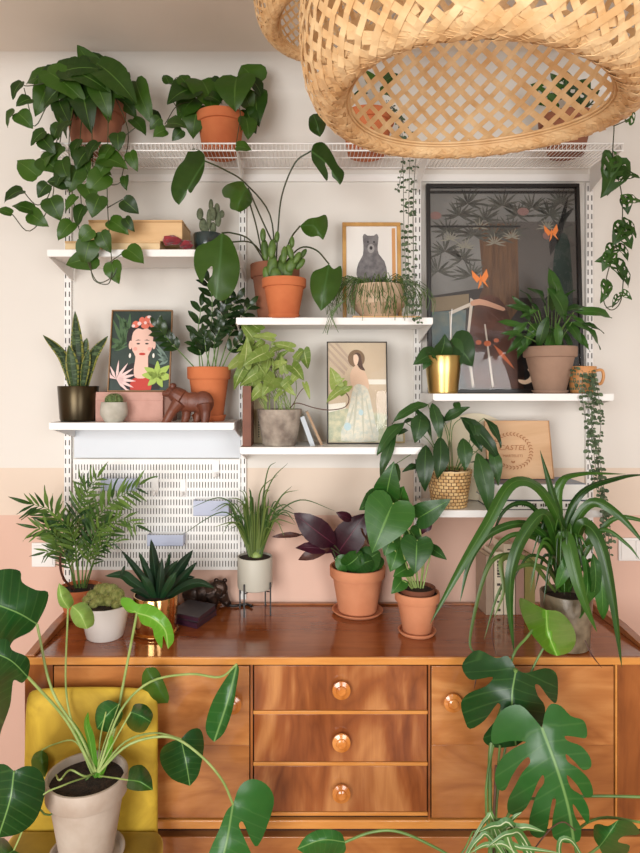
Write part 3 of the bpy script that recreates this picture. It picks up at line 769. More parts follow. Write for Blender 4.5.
# 2. second trailing plant
t, c, rt = plant('trailing_philodendron', 'bushy dark green plant in orange terracotta pot, second from left on the top wire shelf', 221, -.12, ZWs, 105, 50, MAT['terra'], rb=.058)
d2 = [(169,84,164,75,1),(186,84,179,76,1.2),(197,88,167,104,1.2),(196,98,178,120,1.2),(202,80,212,113,1.5),(190,84,200,100,1.4),(199,106,193,139,1.1),(237,77,235,112,1.2),(257,84,241,66,1.4),(256,92,259,127,.8),(233,99,218,96,1),(206,96,222,104,1.1),
 (246,118,248,140,1),(233,124,233,142,1.6),(246,110,256,134,.8),(184,96,170,90,1.1),(252,80,262,98,1.0),(244,92,252,112,1.1),(210,84,226,92,1.3)]
leaves(t, d2, -.15, .04, 'pothos', LM['pothos'], 1.15, 'foliage')
leaves(t, [(236,147,252,151,1.3,-.25),(167,124,187,128,1.3,-.25),(166,130,153,137,1.3,-.25),(182,130,172,141,1,-.25),(160,118,150,130,1,-.25)], -.25, .01, 'pothos', LM['pothos'], 1.1, 'front_foliage')
mb = MB()
for pts in ([(215,103,-.13),(190,84,-.15),(176,78,-.15),(171,96,-.16),(180,112,-.18)], [(210,104,-.13),(180,104,-.17),(165,124,-.24)], [(228,104,-.13),(240,96,-.15),(250,84,-.15),(254,82,-.15)], [(228,104,-.14),(240,110,-.2),(236,146,-.25)], [(180,120,-.22),(180,138,-.25)],
            [(205,103,-.13),(196,95,-.15),(168,83,-.15)], [(230,103,-.13),(236,85,-.15)], [(230,103,-.14),(256,95,-.16)]): stem(mb, pts, .0015)
mb.build('vines', MAT['stem_dark'], t)

# 3. pot behind the lamp, with a string of hearts
t, c, rt = plant('heart_string_plant', 'terracotta pot half hidden behind the big lamp, thin vines trailing beside the bear print', 367, -.125, ZWs, 104, 54, MAT['terra'], rb=.062)
rg = random.Random(11)
def heart_strings(t, vines, size, per, name='vines', mat_='hearts'):
    sm = MB(); lm_ = MB(); lm_.nocalc = True
    for pts in vines:
        w_ = [P(*p) for p in pts]; cp, _ = crom(w_, 10)
        sm.tube(w_, .0009, 5, 5)
        acc = 0
        for a, b in zip(cp, cp[1:]):
            acc += (b-a).length
            if acc > per:
                acc = rg.uniform(-.006, .004)
                for sd in ((-1, 1) if rg.random() < .75 else (rg.choice((-1, 1)),)):
                    q = size*rg.uniform(.7, 1.25); d = Vector((sd*rg.uniform(.5, 1), rg.uniform(-.8, .3), -rg.uniform(.1, 1))).normalized()
                    leaf(lm_, b+d*.002, b+d*(.002+q), 'round', .95, fold=.3, arch=.1, hint=(rg.uniform(-.4, .4), -1, rg.uniform(.2, 1)), rnd=rg.random(), K=1)
    sm.build(name, MAT['stem_dark'], t); lm_.build('leaves', LM[mat_], t)
heart_strings(t, [[(386,100,-.18),(400,130,-.245),(403,170,-.25),(404,230,-.255),(407,290,-.258),(410,312,-.26)], [(388,100,-.18),(408,135,-.25),(409,190,-.258),(408,250,-.262),(412,318,-.264)],
                  [(390,104,-.18),(414,140,-.25),(414,185,-.262),(413,230,-.266),(416,300,-.267),(420,322,-.27)], [(386,104,-.18),(404,140,-.25),(400,180,-.255),(397,190,-.255)]], .0105, .014)
leaves(t, [(352,84,340,96),(372,84,362,70),(380,90,394,100),(366,92,350,104),(384,82,398,74),(358,78,346,70)], -.13, .03, 'pothos', LM['philo_dark'], 1, 'foliage')

# 4. pot far right with the holed-leaf vine
t, c, rt = plant('swiss_cheese_vine', 'terracotta pot at the far right of the wire shelf with a holed-leaf vine hanging down', 566, -.125, ZWs, 106, 52, MAT['terra_old'], rb=.056)
adl = [(615,160,601,198,1.5),(612,158,603,184,1.3),(617,168,607,196,1.2),(618,176,640,178,1.1),(623,200,642,203,1.2),(626,198,628,215,1.2),(622,222,636,238,1.2),(624,226,612,246,1.4),(618,230,632,250,1.3),(614,246,606,262,1.3),(613,258,594,262,1.1),(611,254,602,272,1.2),(614,262,624,282,1.3),(618,246,628,262,1.1),
 (620,268,628,288,1.1),(606,283,600,304,1.0),(605,282,608,298,.9),(622,292,632,300,1.1),(618,296,612,308,.9),(621,232,628,222,1.0),(618,160,612,150,.7)]
leaves(t, adl, -.262, .012, 'heart', LM['swiss'], .62, 'trailing_foliage', K=4, holes=True)
leaves(t, [(552,100,530,84,1),(560,96,548,72,1),(575,98,590,78,1),(580,102,600,90,1),(566,96,566,70,1),(556,102,536,104,1),(628,122,632,108,.7)], -.13, .03, 'heart', LM['swiss'], .95, 'foliage', K=4, holes=True)
mb = MB()
for pts in ([(580,106,-.14),(605,104,-.2),(611,112,-.235),(614,126,-.25),(613,160,-.255),(621,190,-.258),(622,222,-.262),(614,250,-.262),(606,280,-.262),(604,302,-.262),(612,310,-.262),(621,300,-.262),(624,268,-.262)],
            [(614,126,-.25),(628,120,-.25)], [(616,172,-.258),(638,176,-.262)], [(622,196,-.26),(640,200,-.262)], [(606,308,-.262),(616,304,-.262),(623,294,-.262)]): stem(mb, pts, .0016)
mb.build('vines', MAT['stem_dark'], t)

# ================================================================== SHELF A
MAT['box_wood'] = wood('pine_box', (196, 152, 100), (210, 168, 116), (222, 184, 134), axis='X', rough=.55, coat=0, scale=3, figure=.6)
MAT['box_wood2'] = wood('pine_box_light', (200, 164, 112), (216, 184, 136), (230, 202, 158), axis='X', rough=.6, coat=0, scale=5, figure=.4)
def xs(px, Y): return P(px, 0, Y).x
ya = -.205
t = thing('wooden_box', 'long pale wooden box on the upper left shelf, on top of a thin flat box', 'box', (xs(138, -.12), -.12, ZA+.03))
zA1 = P(0, 241, ya).z; zA2 = P(0, 219.5, ya).z
MB().box(xs(88, ya), xs(182, ya), ya+.004, -.05, zA1+.0005, zA2-.007).build('body', MAT['box_wood'], t, bevel=.0015)
MB().box(xs(88, ya)-.001, xs(182, ya)+.001, ya+.003, -.049, zA2-.0062, zA2).build('lid', MAT['box_wood'], t, bevel=.0015)
t = thing('flat_wooden_box', 'thin flat wooden box lying under the long pale box', 'box', (xs(125, -.12), -.12, ZA))
MB().box(xs(65, ya), xs(160, ya), ya, -.07, ZA+.0005, zA1-.0065).build('tray', MAT['box_wood2'], t, bevel=.001)
MB().box(xs(65, ya)-.001, xs(160, ya)+.001, ya-.001, -.069, zA1-.006, zA1).build('lid', MAT['box_wood'], t, bevel=.001)
MAT['red'] = mat('red_fabric', (150, 26, 40), .7, rgb2=(104, 14, 26), nscale=30, sheen=.5, bump=.4, bscale=90)
def crumple(name, cx, cy, w_, h_, Y, label, seed):
    p = P(cx, cy, Y); b = MB(); q = random.Random(seed)
    b.ball((0, 0, 0), 1, seg=20, rings=14)
    vs = []
    for v in b.v:
        v = Vector(v); n = noise.noise(v*1.9+Vector((seed*3.3, 0, 0)))*.5+noise.noise(v*4+Vector((seed, 0, 0)))*.28
        v = v*(1+n)
        vs.append((p.x+v.x*w_/2/S(Y), Y+v.y*.016, p.z+v.z*h_/2/S(Y)))
    b.v = vs
    o = b.build(name, MAT['red'], origin=(p.x, Y, p.z-h_/2/S(Y)), sub=1, ang=0); tag(o, label, 'dried flower')
crumple('red_flower', 171, 240.5, 20, 9, -.217, 'crumpled dark red dried flower in front of the wooden box, left one', 1)
crumple('red_flower', 186, 244.5, 13, 9, -.195, 'crumpled dark red dried flower nearest the small cactus on the upper left shelf', 2)
# dark glazed pot with paddle cactus
MAT['glaze'] = mat('dark_teal_glaze', (44, 62, 62), .2, rgb2=(30, 40, 40), nscale=14, coat=.6)
t, c, rt = plant('paddle_cactus', 'small grey-green paddle cactus in dark teal glazed pot on the upper left shelf', 208, -.13, ZA, 231, 29, MAT['glaze'], style='taper', rb=.042, cat='cactus')
MAT['cactus_grey'] = mat('grey_cactus', (112, 120, 92), .8, rgb2=(84, 92, 68), nscale=120, bump=.6, bscale=300)
mb = MB()
for (px, py, a, b_) in ((203,225,4,7),(200,214,3.5,6),(209,219,2.6,10),(213,214,3,7),(211,205,2.4,6),(217,209,3,6),(218,219,3.4,8),(222,214,2.6,4),(206,229,3.4,5),(213,228,3.4,6)):
    mb.ball(P(px, py, -.13+rng.uniform(-.01, .01)), 1/S(-.13), a, 2.2, b_, 12, 8)
mb.build('pads', MAT['cactus_grey'], t)

# ================================================================== SHELF B
t, c, rt = plant('snake_plant', 'snake plant with yellow-edged blades in a dark bronze pot', 78.5, -.14, ZB, 386, 40, MAT['bronze'], style='cyl', rb=.058, soil_d=.08)
mb = MB(); mb.nocalc = True
def blade(mb, pts, w, hint=(0, -1, .2), fold=.3, rnd=None, taper=.5, w0=.6):
    """strap leaf along measured points; w = full width in metres"""
    pts = [Vector(p) for p in pts]; cp, _ = crom(pts, 6); n = len(cp); vs = []; uv = []
    rnd = rng.random() if rnd is None else rnd; hv = Vector(hint)
    for i, p in enumerate(cp):
        t_ = i/(n-1); d = (cp[min(n-1, i+1)]-cp[max(0, i-1)]).normalized()
        x = d.cross(hv)
        x = x.normalized() if x.length > .05 else d.orthogonal().normalized()
        nn = x.cross(d)
        ww = w*(w0+(1-w0)*min(1, t_/.35))*(1 if t_ < taper else math.cos((t_-taper)/(1-taper)*PI/2)**.8)*.5+.0002
        for k, q in enumerate((-1, -.5, 0, .5, 1)):
            vs.append(p+x*ww*q+nn*(fold*ww*abs(q)*(-1))); uv.append((q, t_))
    fs = [(i*5+k, i*5+k+1, i*5+5+k+1, i*5+5+k) for i in range(n-1) for k in range(4)]
    mb.add(vs, fs, uv, rnd)
def pblade(mb, pts, wpx, **kw): blade(mb, [P(*p) for p in pts], wpx/S(pts[len(pts)//2][2]), **kw)
for pts, w_ in (([(77,388,-.13),(76,350,-.135),(75,311,-.13)], 13), ([(72,388,-.14),(62,356,-.15),(43,335,-.17)], 10), ([(84,388,-.13),(92,356,-.15),(108,336,-.16)], 11),
               ([(74,388,-.15),(71,365,-.16),(69,345,-.165)], 13), ([(82,388,-.15),(85,365,-.16),(89,349,-.165)], 9), ([(80,388,-.12),(84,350,-.12),(87,338,-.12)], 8)):
    pblade(mb, pts, w_, fold=.5, taper=.45)
mb.build('foliage', LM['snake'], t, solid=.0015)
# pink boxes
MAT['pinkbox'] = mat('pink_card', (196, 150, 136), .7, rgb2=(188, 142, 128), nscale=30)
MAT['pinkbox_side'] = mat('brown_card_edge', (150, 112, 98), .7)
yb = -.155
t = thing('pink_box', 'dusty pink lidded cardboard box with the portrait standing on it', 'box', (xs(132, -.12), -.12, ZB))
zt_ = P(0, 392, yb).z
bx0, bx1 = xs(95, yb), xs(163, yb)
MB().box(bx0+.001, bx1-.001, yb+.001, -.055, ZB+.0004, zt_-.02).build('body', MAT['pinkbox'], t, bevel=.001)
MB().box(bx0, bx1, yb, -.054, zt_-.028, zt_).build('lid', MAT['pinkbox'], t, bevel=.001)
o = MB().box(bx1-.001, bx1+.028, yb+.015, -.065, ZB+.0004, zt_-.004).build('brown_box', MAT['pinkbox_side'], bevel=.001, origin=(bx1+.014, -.12, ZB)); tag(o, 'narrow brown card box behind the wooden bear, against the pink box', 'box')
# little round cactus
MAT['concrete'] = mat('pale_concrete', (188, 184, 172), .85, rgb2=(170, 166, 152), nscale=30, bump=.2)
t, c, rt = plant('ball_cactus', 'tiny round cactus in pale concrete pot in front of the pink box', 114, -.1965, ZB, 402, 25, MAT['concrete'], style='round', rb=.026, cat='cactus')
MAT['cactus'] = mat('green_cactus', (104, 122, 70), .8, rgb2=(70, 90, 46), nscale=150, bump=.8, bscale=350)
MAT['spine'] = mat('cactus_spine', (190, 176, 140), .7)
MB().ball(c+V(0, 0, .012), .027, 1, 1, .85, 36, 14, rib=.09, nr=12).build('body', MAT['cactus'], t)
mb = MB()
for i in range(90):
    u = rng.uniform(-.2, 1); a = rng.uniform(0, 2*PI); q = math.sqrt(1-u*u); d = V(q*math.cos(a), q*math.sin(a), u*.85)
    p0 = c+V(0, 0, .012)+d*.0285; mb.tube([p0, p0+(d+V(rng.uniform(-.4, .4), rng.uniform(-.4, .4), .2))*.006], .00025, 3, 0)
tag(mb.build('spines', MAT['spine'], t), kind='stuff')

# flat picture helper: thing with frame, backing, artwork shapes; leaned back slightly
def picture(name, label, px0, px1, py0, py1, Yb, lean, fw, fm, artm, zb, cat='framed picture', dpt=.014):
    """returns thing and a mapping (u 0..1 left-right, v 0..1 top-bottom) -> world on its surface"""
    Yt = Yb+lean; a = P(px0, py1, (Yb+Yt)/2); bx = P(px1, py1, (Yb+Yt)/2).x
    x0 = a.x; x1 = bx; h0 = zb; top = P(0, py0, Yt).z
    H = math.hypot(top-zb, lean); up = V(0, lean, top-zb)/H; nrm = V(0, -up.z, up.y)
    t = thing(name, label, cat, ((x0+x1)/2, Yb, zb))
    O = V(x0, Yb, zb+.0005); X = V(1, 0, 0); W = x1-x0
    def pt(x, z, d=0): return O+X*x+up*z+nrm*d
    fr = MB()
    for (xa, xb, za, zc) in ((0, W, 0, fw), (0, W, H-fw, H), (0, fw, fw, H-fw), (W-fw, W, fw, H-fw)):
        fr.obox(pt((xa+xb)/2, (za+zc)/2, 0), X*(xb-xa)/2, nrm*dpt/2, up*(zc-za)/2)
    fr.build('frame', fm, t, bevel=min(.0015, fw*.3), smooth=True)
    MB().obox(pt(W/2, H/2, -dpt*.1), X*(W/2-fw*.9), nrm*.0012, up*(H/2-fw*.9)).build('print', artm, t, smooth=False)
    def m(u, v, d=1): return pt(fw+u*(W-2*fw), H-fw-v*(H-2*fw), -dpt*.1+.0014+.0003*d)
    m.nrm = nrm; m.W = W; m.H = H; m.pt = pt
    return t, m
def shp(t, m, name, pts, mt, d=1, sm=3):
    v = [Vector((a, b, 0)) for a, b in pts]
    if sm:
        vv = v+[v[0], v[1], v[2]]; out, _ = crom([v[-1]]+vv, sm); out = out[sm:-2*sm-1+0]
        n = len(v)*sm; out = out[:n]
    else: out = v
    mb = MB(); mb.prism([m(min(.995, max(.005, p.x)), min(.995, max(.005, p.y)), d) for p in out], m.nrm*.0002)
    return mb.build(name, mt, t, smooth=False)
def multi(t, m, name, polys, mt, d=1, sm=3):
    mb = MB()
    for pts in polys:
        v = [Vector((a, b, 0)) for a, b in pts]
        if sm:
            out, _ = crom([v[-1]]+v+[v[0], v[1], v[2]], sm); out = out[sm:sm+len(v)*sm]
        else: out = v
        mb.prism([m(min(.995, max(.005, p.x)), min(.995, max(.005, p.y)), d) for p in out], m.nrm*.0002)
    return mb.build(name, mt, t, smooth=False)
def el(cx, cy, rx, ry, n=14, rot=0): return [(cx+rx*math.cos(a)*math.cos(rot)-ry*math.sin(a)*math.sin(rot), cy+rx*math.cos(a)*math.sin(rot)+ry*math.sin(a)*math.cos(rot)) for a in (2*PI*k/n for k in range(n))]
def fl(name, rgb, rough=.6): return mat(name, rgb, rough)
def petal(x0, y0, x1, y1, w): 
    dx, dy = x1-x0, y1-y0; l = math.hypot(dx, dy); nx, ny = -dy/l*w, dx/l*w
    return [(x0, y0), (x0+dx*.35+nx, y0+dy*.35+ny), (x0+dx*.75+nx*.6, y0+dy*.75+ny*.6), (x1, y1), (x0+dx*.75-nx*.6, y0+dy*.75-ny*.6), (x0+dx*.35-nx, y0+dy*.35-ny)]
MAT['frame_walnut'] = mat('walnut_frame', (150, 112, 74), .5)
MAT['dark_green_art'] = mat('print_dark_green', (26, 44, 38), .45, rgb2=(40, 62, 50), nscale=10)
t, m = picture('portrait_print', 'framed portrait print of a dark-haired woman with flowers in her hair among leaves', 110, 171.5, 310.5, 391, -.142, .05, .0035, MAT['frame_walnut'], MAT['dark_green_art'], zt_)
G1, G2, G3 = fl('print_leaf_green', (70, 100, 62)), fl('print_lime', (160, 186, 84)), fl('print_grey_green', (112, 134, 122))
SK, HR, CO, RD, PKL, WH = fl('print_skin', (228, 188, 172)), fl('print_black', (24, 20, 22)), fl('print_coral', (214, 110, 88)), fl('print_red', (186, 56, 44)), fl('print_pale_pink', (232, 200, 196)), fl('print_white', (240, 232, 222))
multi(t, m, 'back_leaves', [petal(.2, .42, .12+.2*math.cos(a), .30+.24*math.sin(a), .03) for a in (-2.2, -1.6, -1.0, -.4, 2.4, 3.0)]+[petal(.28, .25, .05+.12*i, .03+.05*(i % 2), .03) for i in range(3)]+[petal(.05, .5, .28, .34+.05*i, .02) for i in range(3)], G1, 1)
multi(t, m, 'pale_leaves', [petal(.97, .62, .74+.02*i, .40+.07*i, .022) for i in range(5)]+[petal(.95, .4, .86+.03*i, .26+.02*i, .02) for i in range(3)], G3, 1)
shp(t, m, 'dress', [(.2, .98), (.22, .76), (.36, .66), (.66, .66), (.80, .74), (.84, .98)], HR, 2, 2)
shp(t, m, 'hair', [(.27, .42), (.26, .28), (.34, .18), (.52, .15), (.68, .19), (.74, .30), (.73, .42), (.66, .50), (.36, .50)], HR, 3)
shp(t, m, 'blouse', [(.36, .99), (.38, .86), (.52, .83), (.66, .86), (.70, .99)], RD, 4, 2)
shp(t, m, 'face_and_neck', [(.34, .38), (.36, .27), (.44, .22), (.52, .235), (.60, .22), (.69, .28), (.70, .40), (.68, .50), (.63, .57), (.64, .72), (.62, .83), (.52, .85), (.42, .83), (.40, .72), (.42, .58), (.36, .50)], SK, 5, 2)
for ex in (.325, .72): multi(t, m, 'ear', [el(ex, .43, .03, .055)], SK, 5, 0)
multi(t, m, 'features', [[(.40, .378), (.45, .362), (.50, .372), (.45, .374)], [(.55, .372), (.60, .362), (.65, .378), (.60, .374)], el(.455, .415, .03, .010), el(.60, .415, .03, .010), [(.515, .50), (.53, .508), (.545, .50), (.53, .512)]], HR, 7, 0)
multi(t, m, 'lips', [el(.53, .545, .055, .017)], RD, 7, 0)
multi(t, m, 'cheeks', [el(.41, .48, .035, .025), el(.65, .48, .035, .025)], fl('print_blush', (224, 160, 146)), 6, 0)
multi(t, m, 'earrings', [el(.325, .565, .018, .03), el(.72, .565, .018, .03)], WH, 7, 0)
multi(t, m, 'flowers', [el(.40, .17, .06, .045), el(.50, .12, .05, .045), el(.60, .11, .06, .05), el(.68, .16, .06, .05), el(.56, .19, .07, .035)], CO, 8, 0)
multi(t, m, 'flower_hearts', [el(.46, .16, .035, .025), el(.66, .13, .03, .03), el(.36, .19, .03, .02), el(.56, .15, .025, .02), el(.62, .075, .035, .018)], PKL, 9, 0)
multi(t, m, 'pink_spiky_leaves', [petal(.12, .86, .12+.30*math.cos(a)*1.1, .86+.24*math.sin(a), .022) for a in (-2.7, -2.1, -1.5, -1.0, -.6, -.25, .1, .45, .8)], PKL, 9, 0)
multi(t, m, 'lime_leaves', [petal(.80, .82, .80+.26*math.cos(a), .80+.17*math.sin(a), .05) for a in (-2.6, -1.6, -.7, .2, 1.2, 2.2, 3.1)], G2, 9)

# wooden bear
MAT['bear'] = mat('carved_brown_wood', (112, 62, 42), .45, rgb2=(92, 48, 34), nscale=16, bump=.3, bscale=70)
def skin(name, verts, edges, m, parent=None, origin=None, sub=2):
    """verts: (co, radius); grows one continuous surface"""
    me = bpy.data.meshes.new(name); o_ = wloc(parent) if parent else Vector(origin or (0, 0, 0))
    me.from_pydata([tuple(Vector(v)-o_) for v, r in verts], edges, [])
    ob = bpy.data.objects.new(name, me); COL.objects.link(ob)
    if parent: ob.parent = parent
    elif origin: ob.location = origin
    md = ob.modifiers.new('k', 'SKIN'); 
    for i, (v, r) in enumerate(verts): 
        rr = r if isinstance(r, tuple) else (r, r)
        me.skin_vertices[0].data[i].radius = rr; me.skin_vertices[0].data[i].use_root = (i == 0)
    s_ = ob.modifiers.new('u', 'SUBSURF'); s_.levels = sub; s_.render_levels = sub; md.use_smooth_shade = True
    me.materials.append(m)
    return ob
def bear(name, label, f, Y, zb, m, sc, small=False):
    """f maps (photo x, photo y) to world x, z at depth Y"""
    def q(px, py, dy=0): p = P(px, py, Y); return (p.x, Y+dy*sc, p.z)
    return q
Yb_ = -.212; s_ = 1/S(Yb_)
q = lambda px, py, dy=0: (P(px, py, Yb_).x, Yb_+dy, P(px, py, Yb_).z)
t = thing('wooden_bear', 'carved brown wooden bear figurine walking on the lower left shelf', 'figurine', (xs(188, Yb_), Yb_, ZB))
def blob(name, balls, limbs, m, parent, vox):
    """one continuous carved body: overlapping masses fused by a voxel remesh"""
    mb = MB()
    for c_, r_ in balls: mb.ball(c_, 1, r_[0], r_[1], r_[2], 20, 14)
    for pts, r_ in limbs: mb.tube(pts, r_, 12, 3)
    o = mb.build(name, m, parent, ang=0)
    md = o.modifiers.new('r', 'REMESH'); md.mode = 'VOXEL'; md.voxel_size = vox; md.use_smooth_shade = True
    sm_ = o.modifiers.new('s', 'SMOOTH'); sm_.iterations = 6; sm_.factor = .6
    return o
z0_ = ZB+.0045
def qf(px, dy): p = q(px, 419, dy); return (p[0], p[1], z0_)
blob('body', [(q(203,403), (11*s_, .020, 12*s_)), (q(193,402), (13*s_, .019, 10*s_)), (q(183,401), (10*s_, .019, 10.5*s_)), (q(172.5,392.5), (7*s_, .013, 6.5*s_))],
     [([q(182,398), q(175,394), q(172,392)], [9*s_, 8*s_, 6.5*s_]), ([q(171,393), q(166,393.5), q(162.5,393.5)], [5*s_, 3.6*s_, 2.6*s_]),
      ([q(205,404,-.010), q(206,412,-.012), qf(205,-.013), qf(202,-.014)], [8*s_, 5.2*s_, 4.4*s_, 3.2*s_]), ([q(201,406,.010), q(198,413,.012), qf(196,.013), qf(193,.013)], [7*s_, 4.8*s_, 4*s_, 3*s_]),
      ([q(180,402,-.010), q(173,411,-.012), qf(167,-.013), qf(163,-.013)], [7.5*s_, 5*s_, 4.2*s_, 3*s_]), ([q(184,404,.010), q(186,412,.012), qf(184,.013), qf(181,.013)], [7*s_, 4.8*s_, 4*s_, 3*s_])], MAT['bear'], t, .0016)
for dy in (-.010, .010): MB().ball(q(173, 386.2, dy), 3.0*s_, 1, .7, 1.1, 10, 8).build('ear', MAT['bear'], t)
# ZZ plant
t, c, rt = plant('zz_plant', 'dark glossy feathery-stemmed plant in terracotta pot and saucer beside the bear', 209, -.112, ZB, 368, 43, MAT['terra'], rb=.046, saucer=(.056, .02))
def pinnate(mb, sm, pts, n, Lpx, kind='ell', w=1.0, r=(.0022, .001), spread=.9, start=.3, hint=None, tiplf=True, fwd=.6, droop=.2, rnd=None):
    wp = [P(*p) for p in pts]; cp, _ = crom(wp, 10)
    sm.tube(wp, list(r), 6, 6)
    cum = [0]
    for a, b in zip(cp, cp[1:]): cum.append(cum[-1]+(b-a).length)
    L = cum[-1]; ll = Lpx/S(pts[-1][2])
    for i in range(n):
        f = start+(1-start)*(i+.5)/n
        s = f*L; j = next((k for k in range(len(cum)-1) if cum[k+1] >= s), len(cum)-2)
        p = cp[j].lerp(cp[j+1], (s-cum[j])/max(1e-9, cum[j+1]-cum[j])); d = (cp[j+1]-cp[j]).normalized()
        side = d.cross(Vector((0, -1, .25))).normalized()
        sh = math.sin(PI*min(1, .25+.75*(1-abs(f-.6)/.6)) / 2) if kind == 'lance' else 1
        for sd in (-1, 1):
            v = (side*sd*spread+d*fwd+Vector((0, rng.uniform(-.35, .15), -droop+rng.uniform(-.1, .1)))).normalized()
            leaf(mb, p, p+v*ll*sh*rng.uniform(.8, 1.1), kind, w, hint=hint or (rng.uniform(-.3, .3), -1, .6), fold=.35, arch=.08, K=1, rnd=rng.random() if rnd is None else rnd)
    if tiplf: leaf(mb, cp[-1], cp[-1]+(cp[-1]-cp[-3]).normalized()*ll*.9, kind, w, K=1)
mb = MB(); mb.nocalc = True; sm = MB()
for pts, n, l in (([(195,368,-.14),(180,352,-.16),(167,338,-.17),(159,328,-.17)], 6, 15), ([(200,368,-.13),(198,335,-.14),(200,316,-.15),(201,306,-.15)], 4, 15), ([(207,368,-.14),(211,330,-.15),(212,300,-.16),(208,282,-.17)], 7, 16),
                  ([(215,368,-.14),(221,335,-.16),(230,312,-.17),(237,300,-.17)], 7, 16), ([(222,368,-.13),(230,352,-.15),(240,342,-.16),(243,340,-.16)], 3, 14), ([(212,368,-.15),(219,330,-.17),(226,300,-.18)], 7, 15),
                  ([(219,368,-.12),(230,335,-.13),(243,315,-.16),(250,306,-.16)], 7, 14), ([(203,368,-.15),(201,355,-.16),(196,344,-.17)], 3, 15), ([(210,368,-.16),(206,350,-.18),(204,336,-.18)], 4, 14), ([(216,368,-.16),(214,345,-.18),(220,328,-.18)], 5, 14)):
    pinnate(mb, sm, pts, max(3, int(n*.85)), l*1.05, 'ell', 1.0, start=.42, fwd=.95, spread=.8)
mb.build('foliage', LM['zz'], t); sm.build('stalks', MAT['stem'], t)

# ================================================================== SHELF C
t, c, rt = plant('tall_split_leaf_plant', 'tall plant with arching stems and big split leaves in old brown terracotta pot', 275, -.083, ZC, 260, 49, MAT['terra_old'], rb=.056)
def part_leaf(t, mid, left, right, Y0, Y1, lm, **kw):
    o = tleaf(mid, left, right, Y0, Y1, **kw).build('leaf', lm, t, ang=0); return o
D_ = LM['philo_dark']
part_leaf(t, [(205,161),(193,180),(179,205)], [(205,161),(204,154),(197,149),(189,150),(184,160),(177,168),(172,182),(171,191),(174,200),(179,205)], [(205,161),(204,170),(200,180),(195,187),(191,193),(188,190),(188,182),(186,175),(183,177),(184,184),(187,190),(185,197),(179,205)], -.26, -.28, D_)
part_leaf(t, [(311,151),(326,163),(340,185)], [(311,151),(314,144),(322,142),(328,147),(333,155),(338,165),(344,172),(343,180),(340,185)], [(311,151),(312,160),(317,168),(322,175),(327,181),(328,173),(325,164),(328,160),(331,166),(332,176),(336,180),(340,185)], -.26, -.28, D_)
part_leaf(t, [(247,188),(241,198),(237,211)], [(247,188),(241,181),(228,184),(222,190),(224,197),(230,199),(230,208),(237,211)], [(247,188),(252,194),(252,202),(247,208),(240,212),(237,211)], -.25, -.26, D_, rnd=.9)
part_leaf(t, [(222,233),(220,262),(216,299)], [(222,233),(211,241),(198,246),(194,256),(195,270),(202,283),(206,272),(212,266),(212,275),(207,285),(211,293),(216,299)], [(222,233),(230,238),(237,252),(240,268),(237,284),(230,296),(222,301),(216,299)], -.27, -.29, D_)
part_leaf(t, [(300,226),(314,226),(323,240)], [(300,226),(308,219),(318,217),(326,215),(328,226),(325,236),(323,240)], [(300,226),(304,233),(311,237),(318,236),(323,240)], -.22, -.25, D_, rnd=.8)
part_leaf(t, [(329,264),(325,286),(321,311)], [(329,264),(322,268),(313,272),(310,282),(312,296),(321,311)], [(329,264),(334,269),(341,266),(342,280),(338,292),(330,303),(321,311)], -.24, -.26, D_, rnd=.6)
part_leaf(t, [(313,114),(317,124),(320,137)], [(313,114),(309,118),(309,128),(313,133),(320,137)], [(313,114),(320,114),(326,122),(324,131),(320,137)], -.25, -.26, D_, rnd=.2)
mb = MB()
for pts in ([(276,264,-.12),(278,230,-.16),(282,195,-.21),(295,163,-.25),(311,151,-.26)], [(275,264,-.12),(270,215,-.17),(245,183,-.22),(225,170,-.25),(205,161,-.26)], [(264,264,-.12),(256,225,-.18),(248,198,-.24)], [(276,250,-.13),(262,220,-.2),(248,188,-.25)],
            [(268,262,-.12),(252,243,-.2),(229,242,-.265)], [(266,264,-.12),(250,240,-.18),(232,233,-.24),(222,233,-.27)], [(283,264,-.13),(290,240,-.18),(300,226,-.22)], [(284,264,-.12),(300,248,-.18),(316,250,-.22),(329,264,-.24)]): stem(mb, pts, .0026)
mb.build('stems', MAT['stem_dark'], t)
t, c, rt = plant('jointed_cactus', 'clumpy bright green jointed cactus in the orange terracotta pot at shelf front', 284, -.213, ZC, 277, 44, MAT['terra'], rb=.046, saucer=(.050, .012), cat='cactus')
MAT['joint'] = mat('jointed_cactus_green', (92, 120, 48), .5, rgb2=(64, 92, 34), nscale=40)
mb = MB()
for (px, py, a, b_, r_) in ((263,226,3,7,0),(272,240,4,10,.1),(265,241,4,11,-.1),(272,257,5,12,.1),(280,262,6,11,0),(287,262,6,11,.2),(292,233,2.6,6,0),(290,243,3.4,8,-.3),(297,249,3.4,7,.5),(303,245,2.6,6,.6),(284,246,3.4,9,.1),(276,268,6,10,-.2),(291,256,5,8,.4),(268,266,5,9,-.3),(300,255,3.6,7,.7),(286,272,6,8,0),(277,228,2.6,6,.1),(282,254,4,9,0)):
    Yq = -.213+rng.uniform(-.022, .02)
    mb.ball(P(px, py+9, Yq), 1/S(Yq), a, 2.4, b_, 12, 8, mat=Matrix.Rotation(r_, 3, 'Y'))
mb.build('pads', MAT['joint'], t)
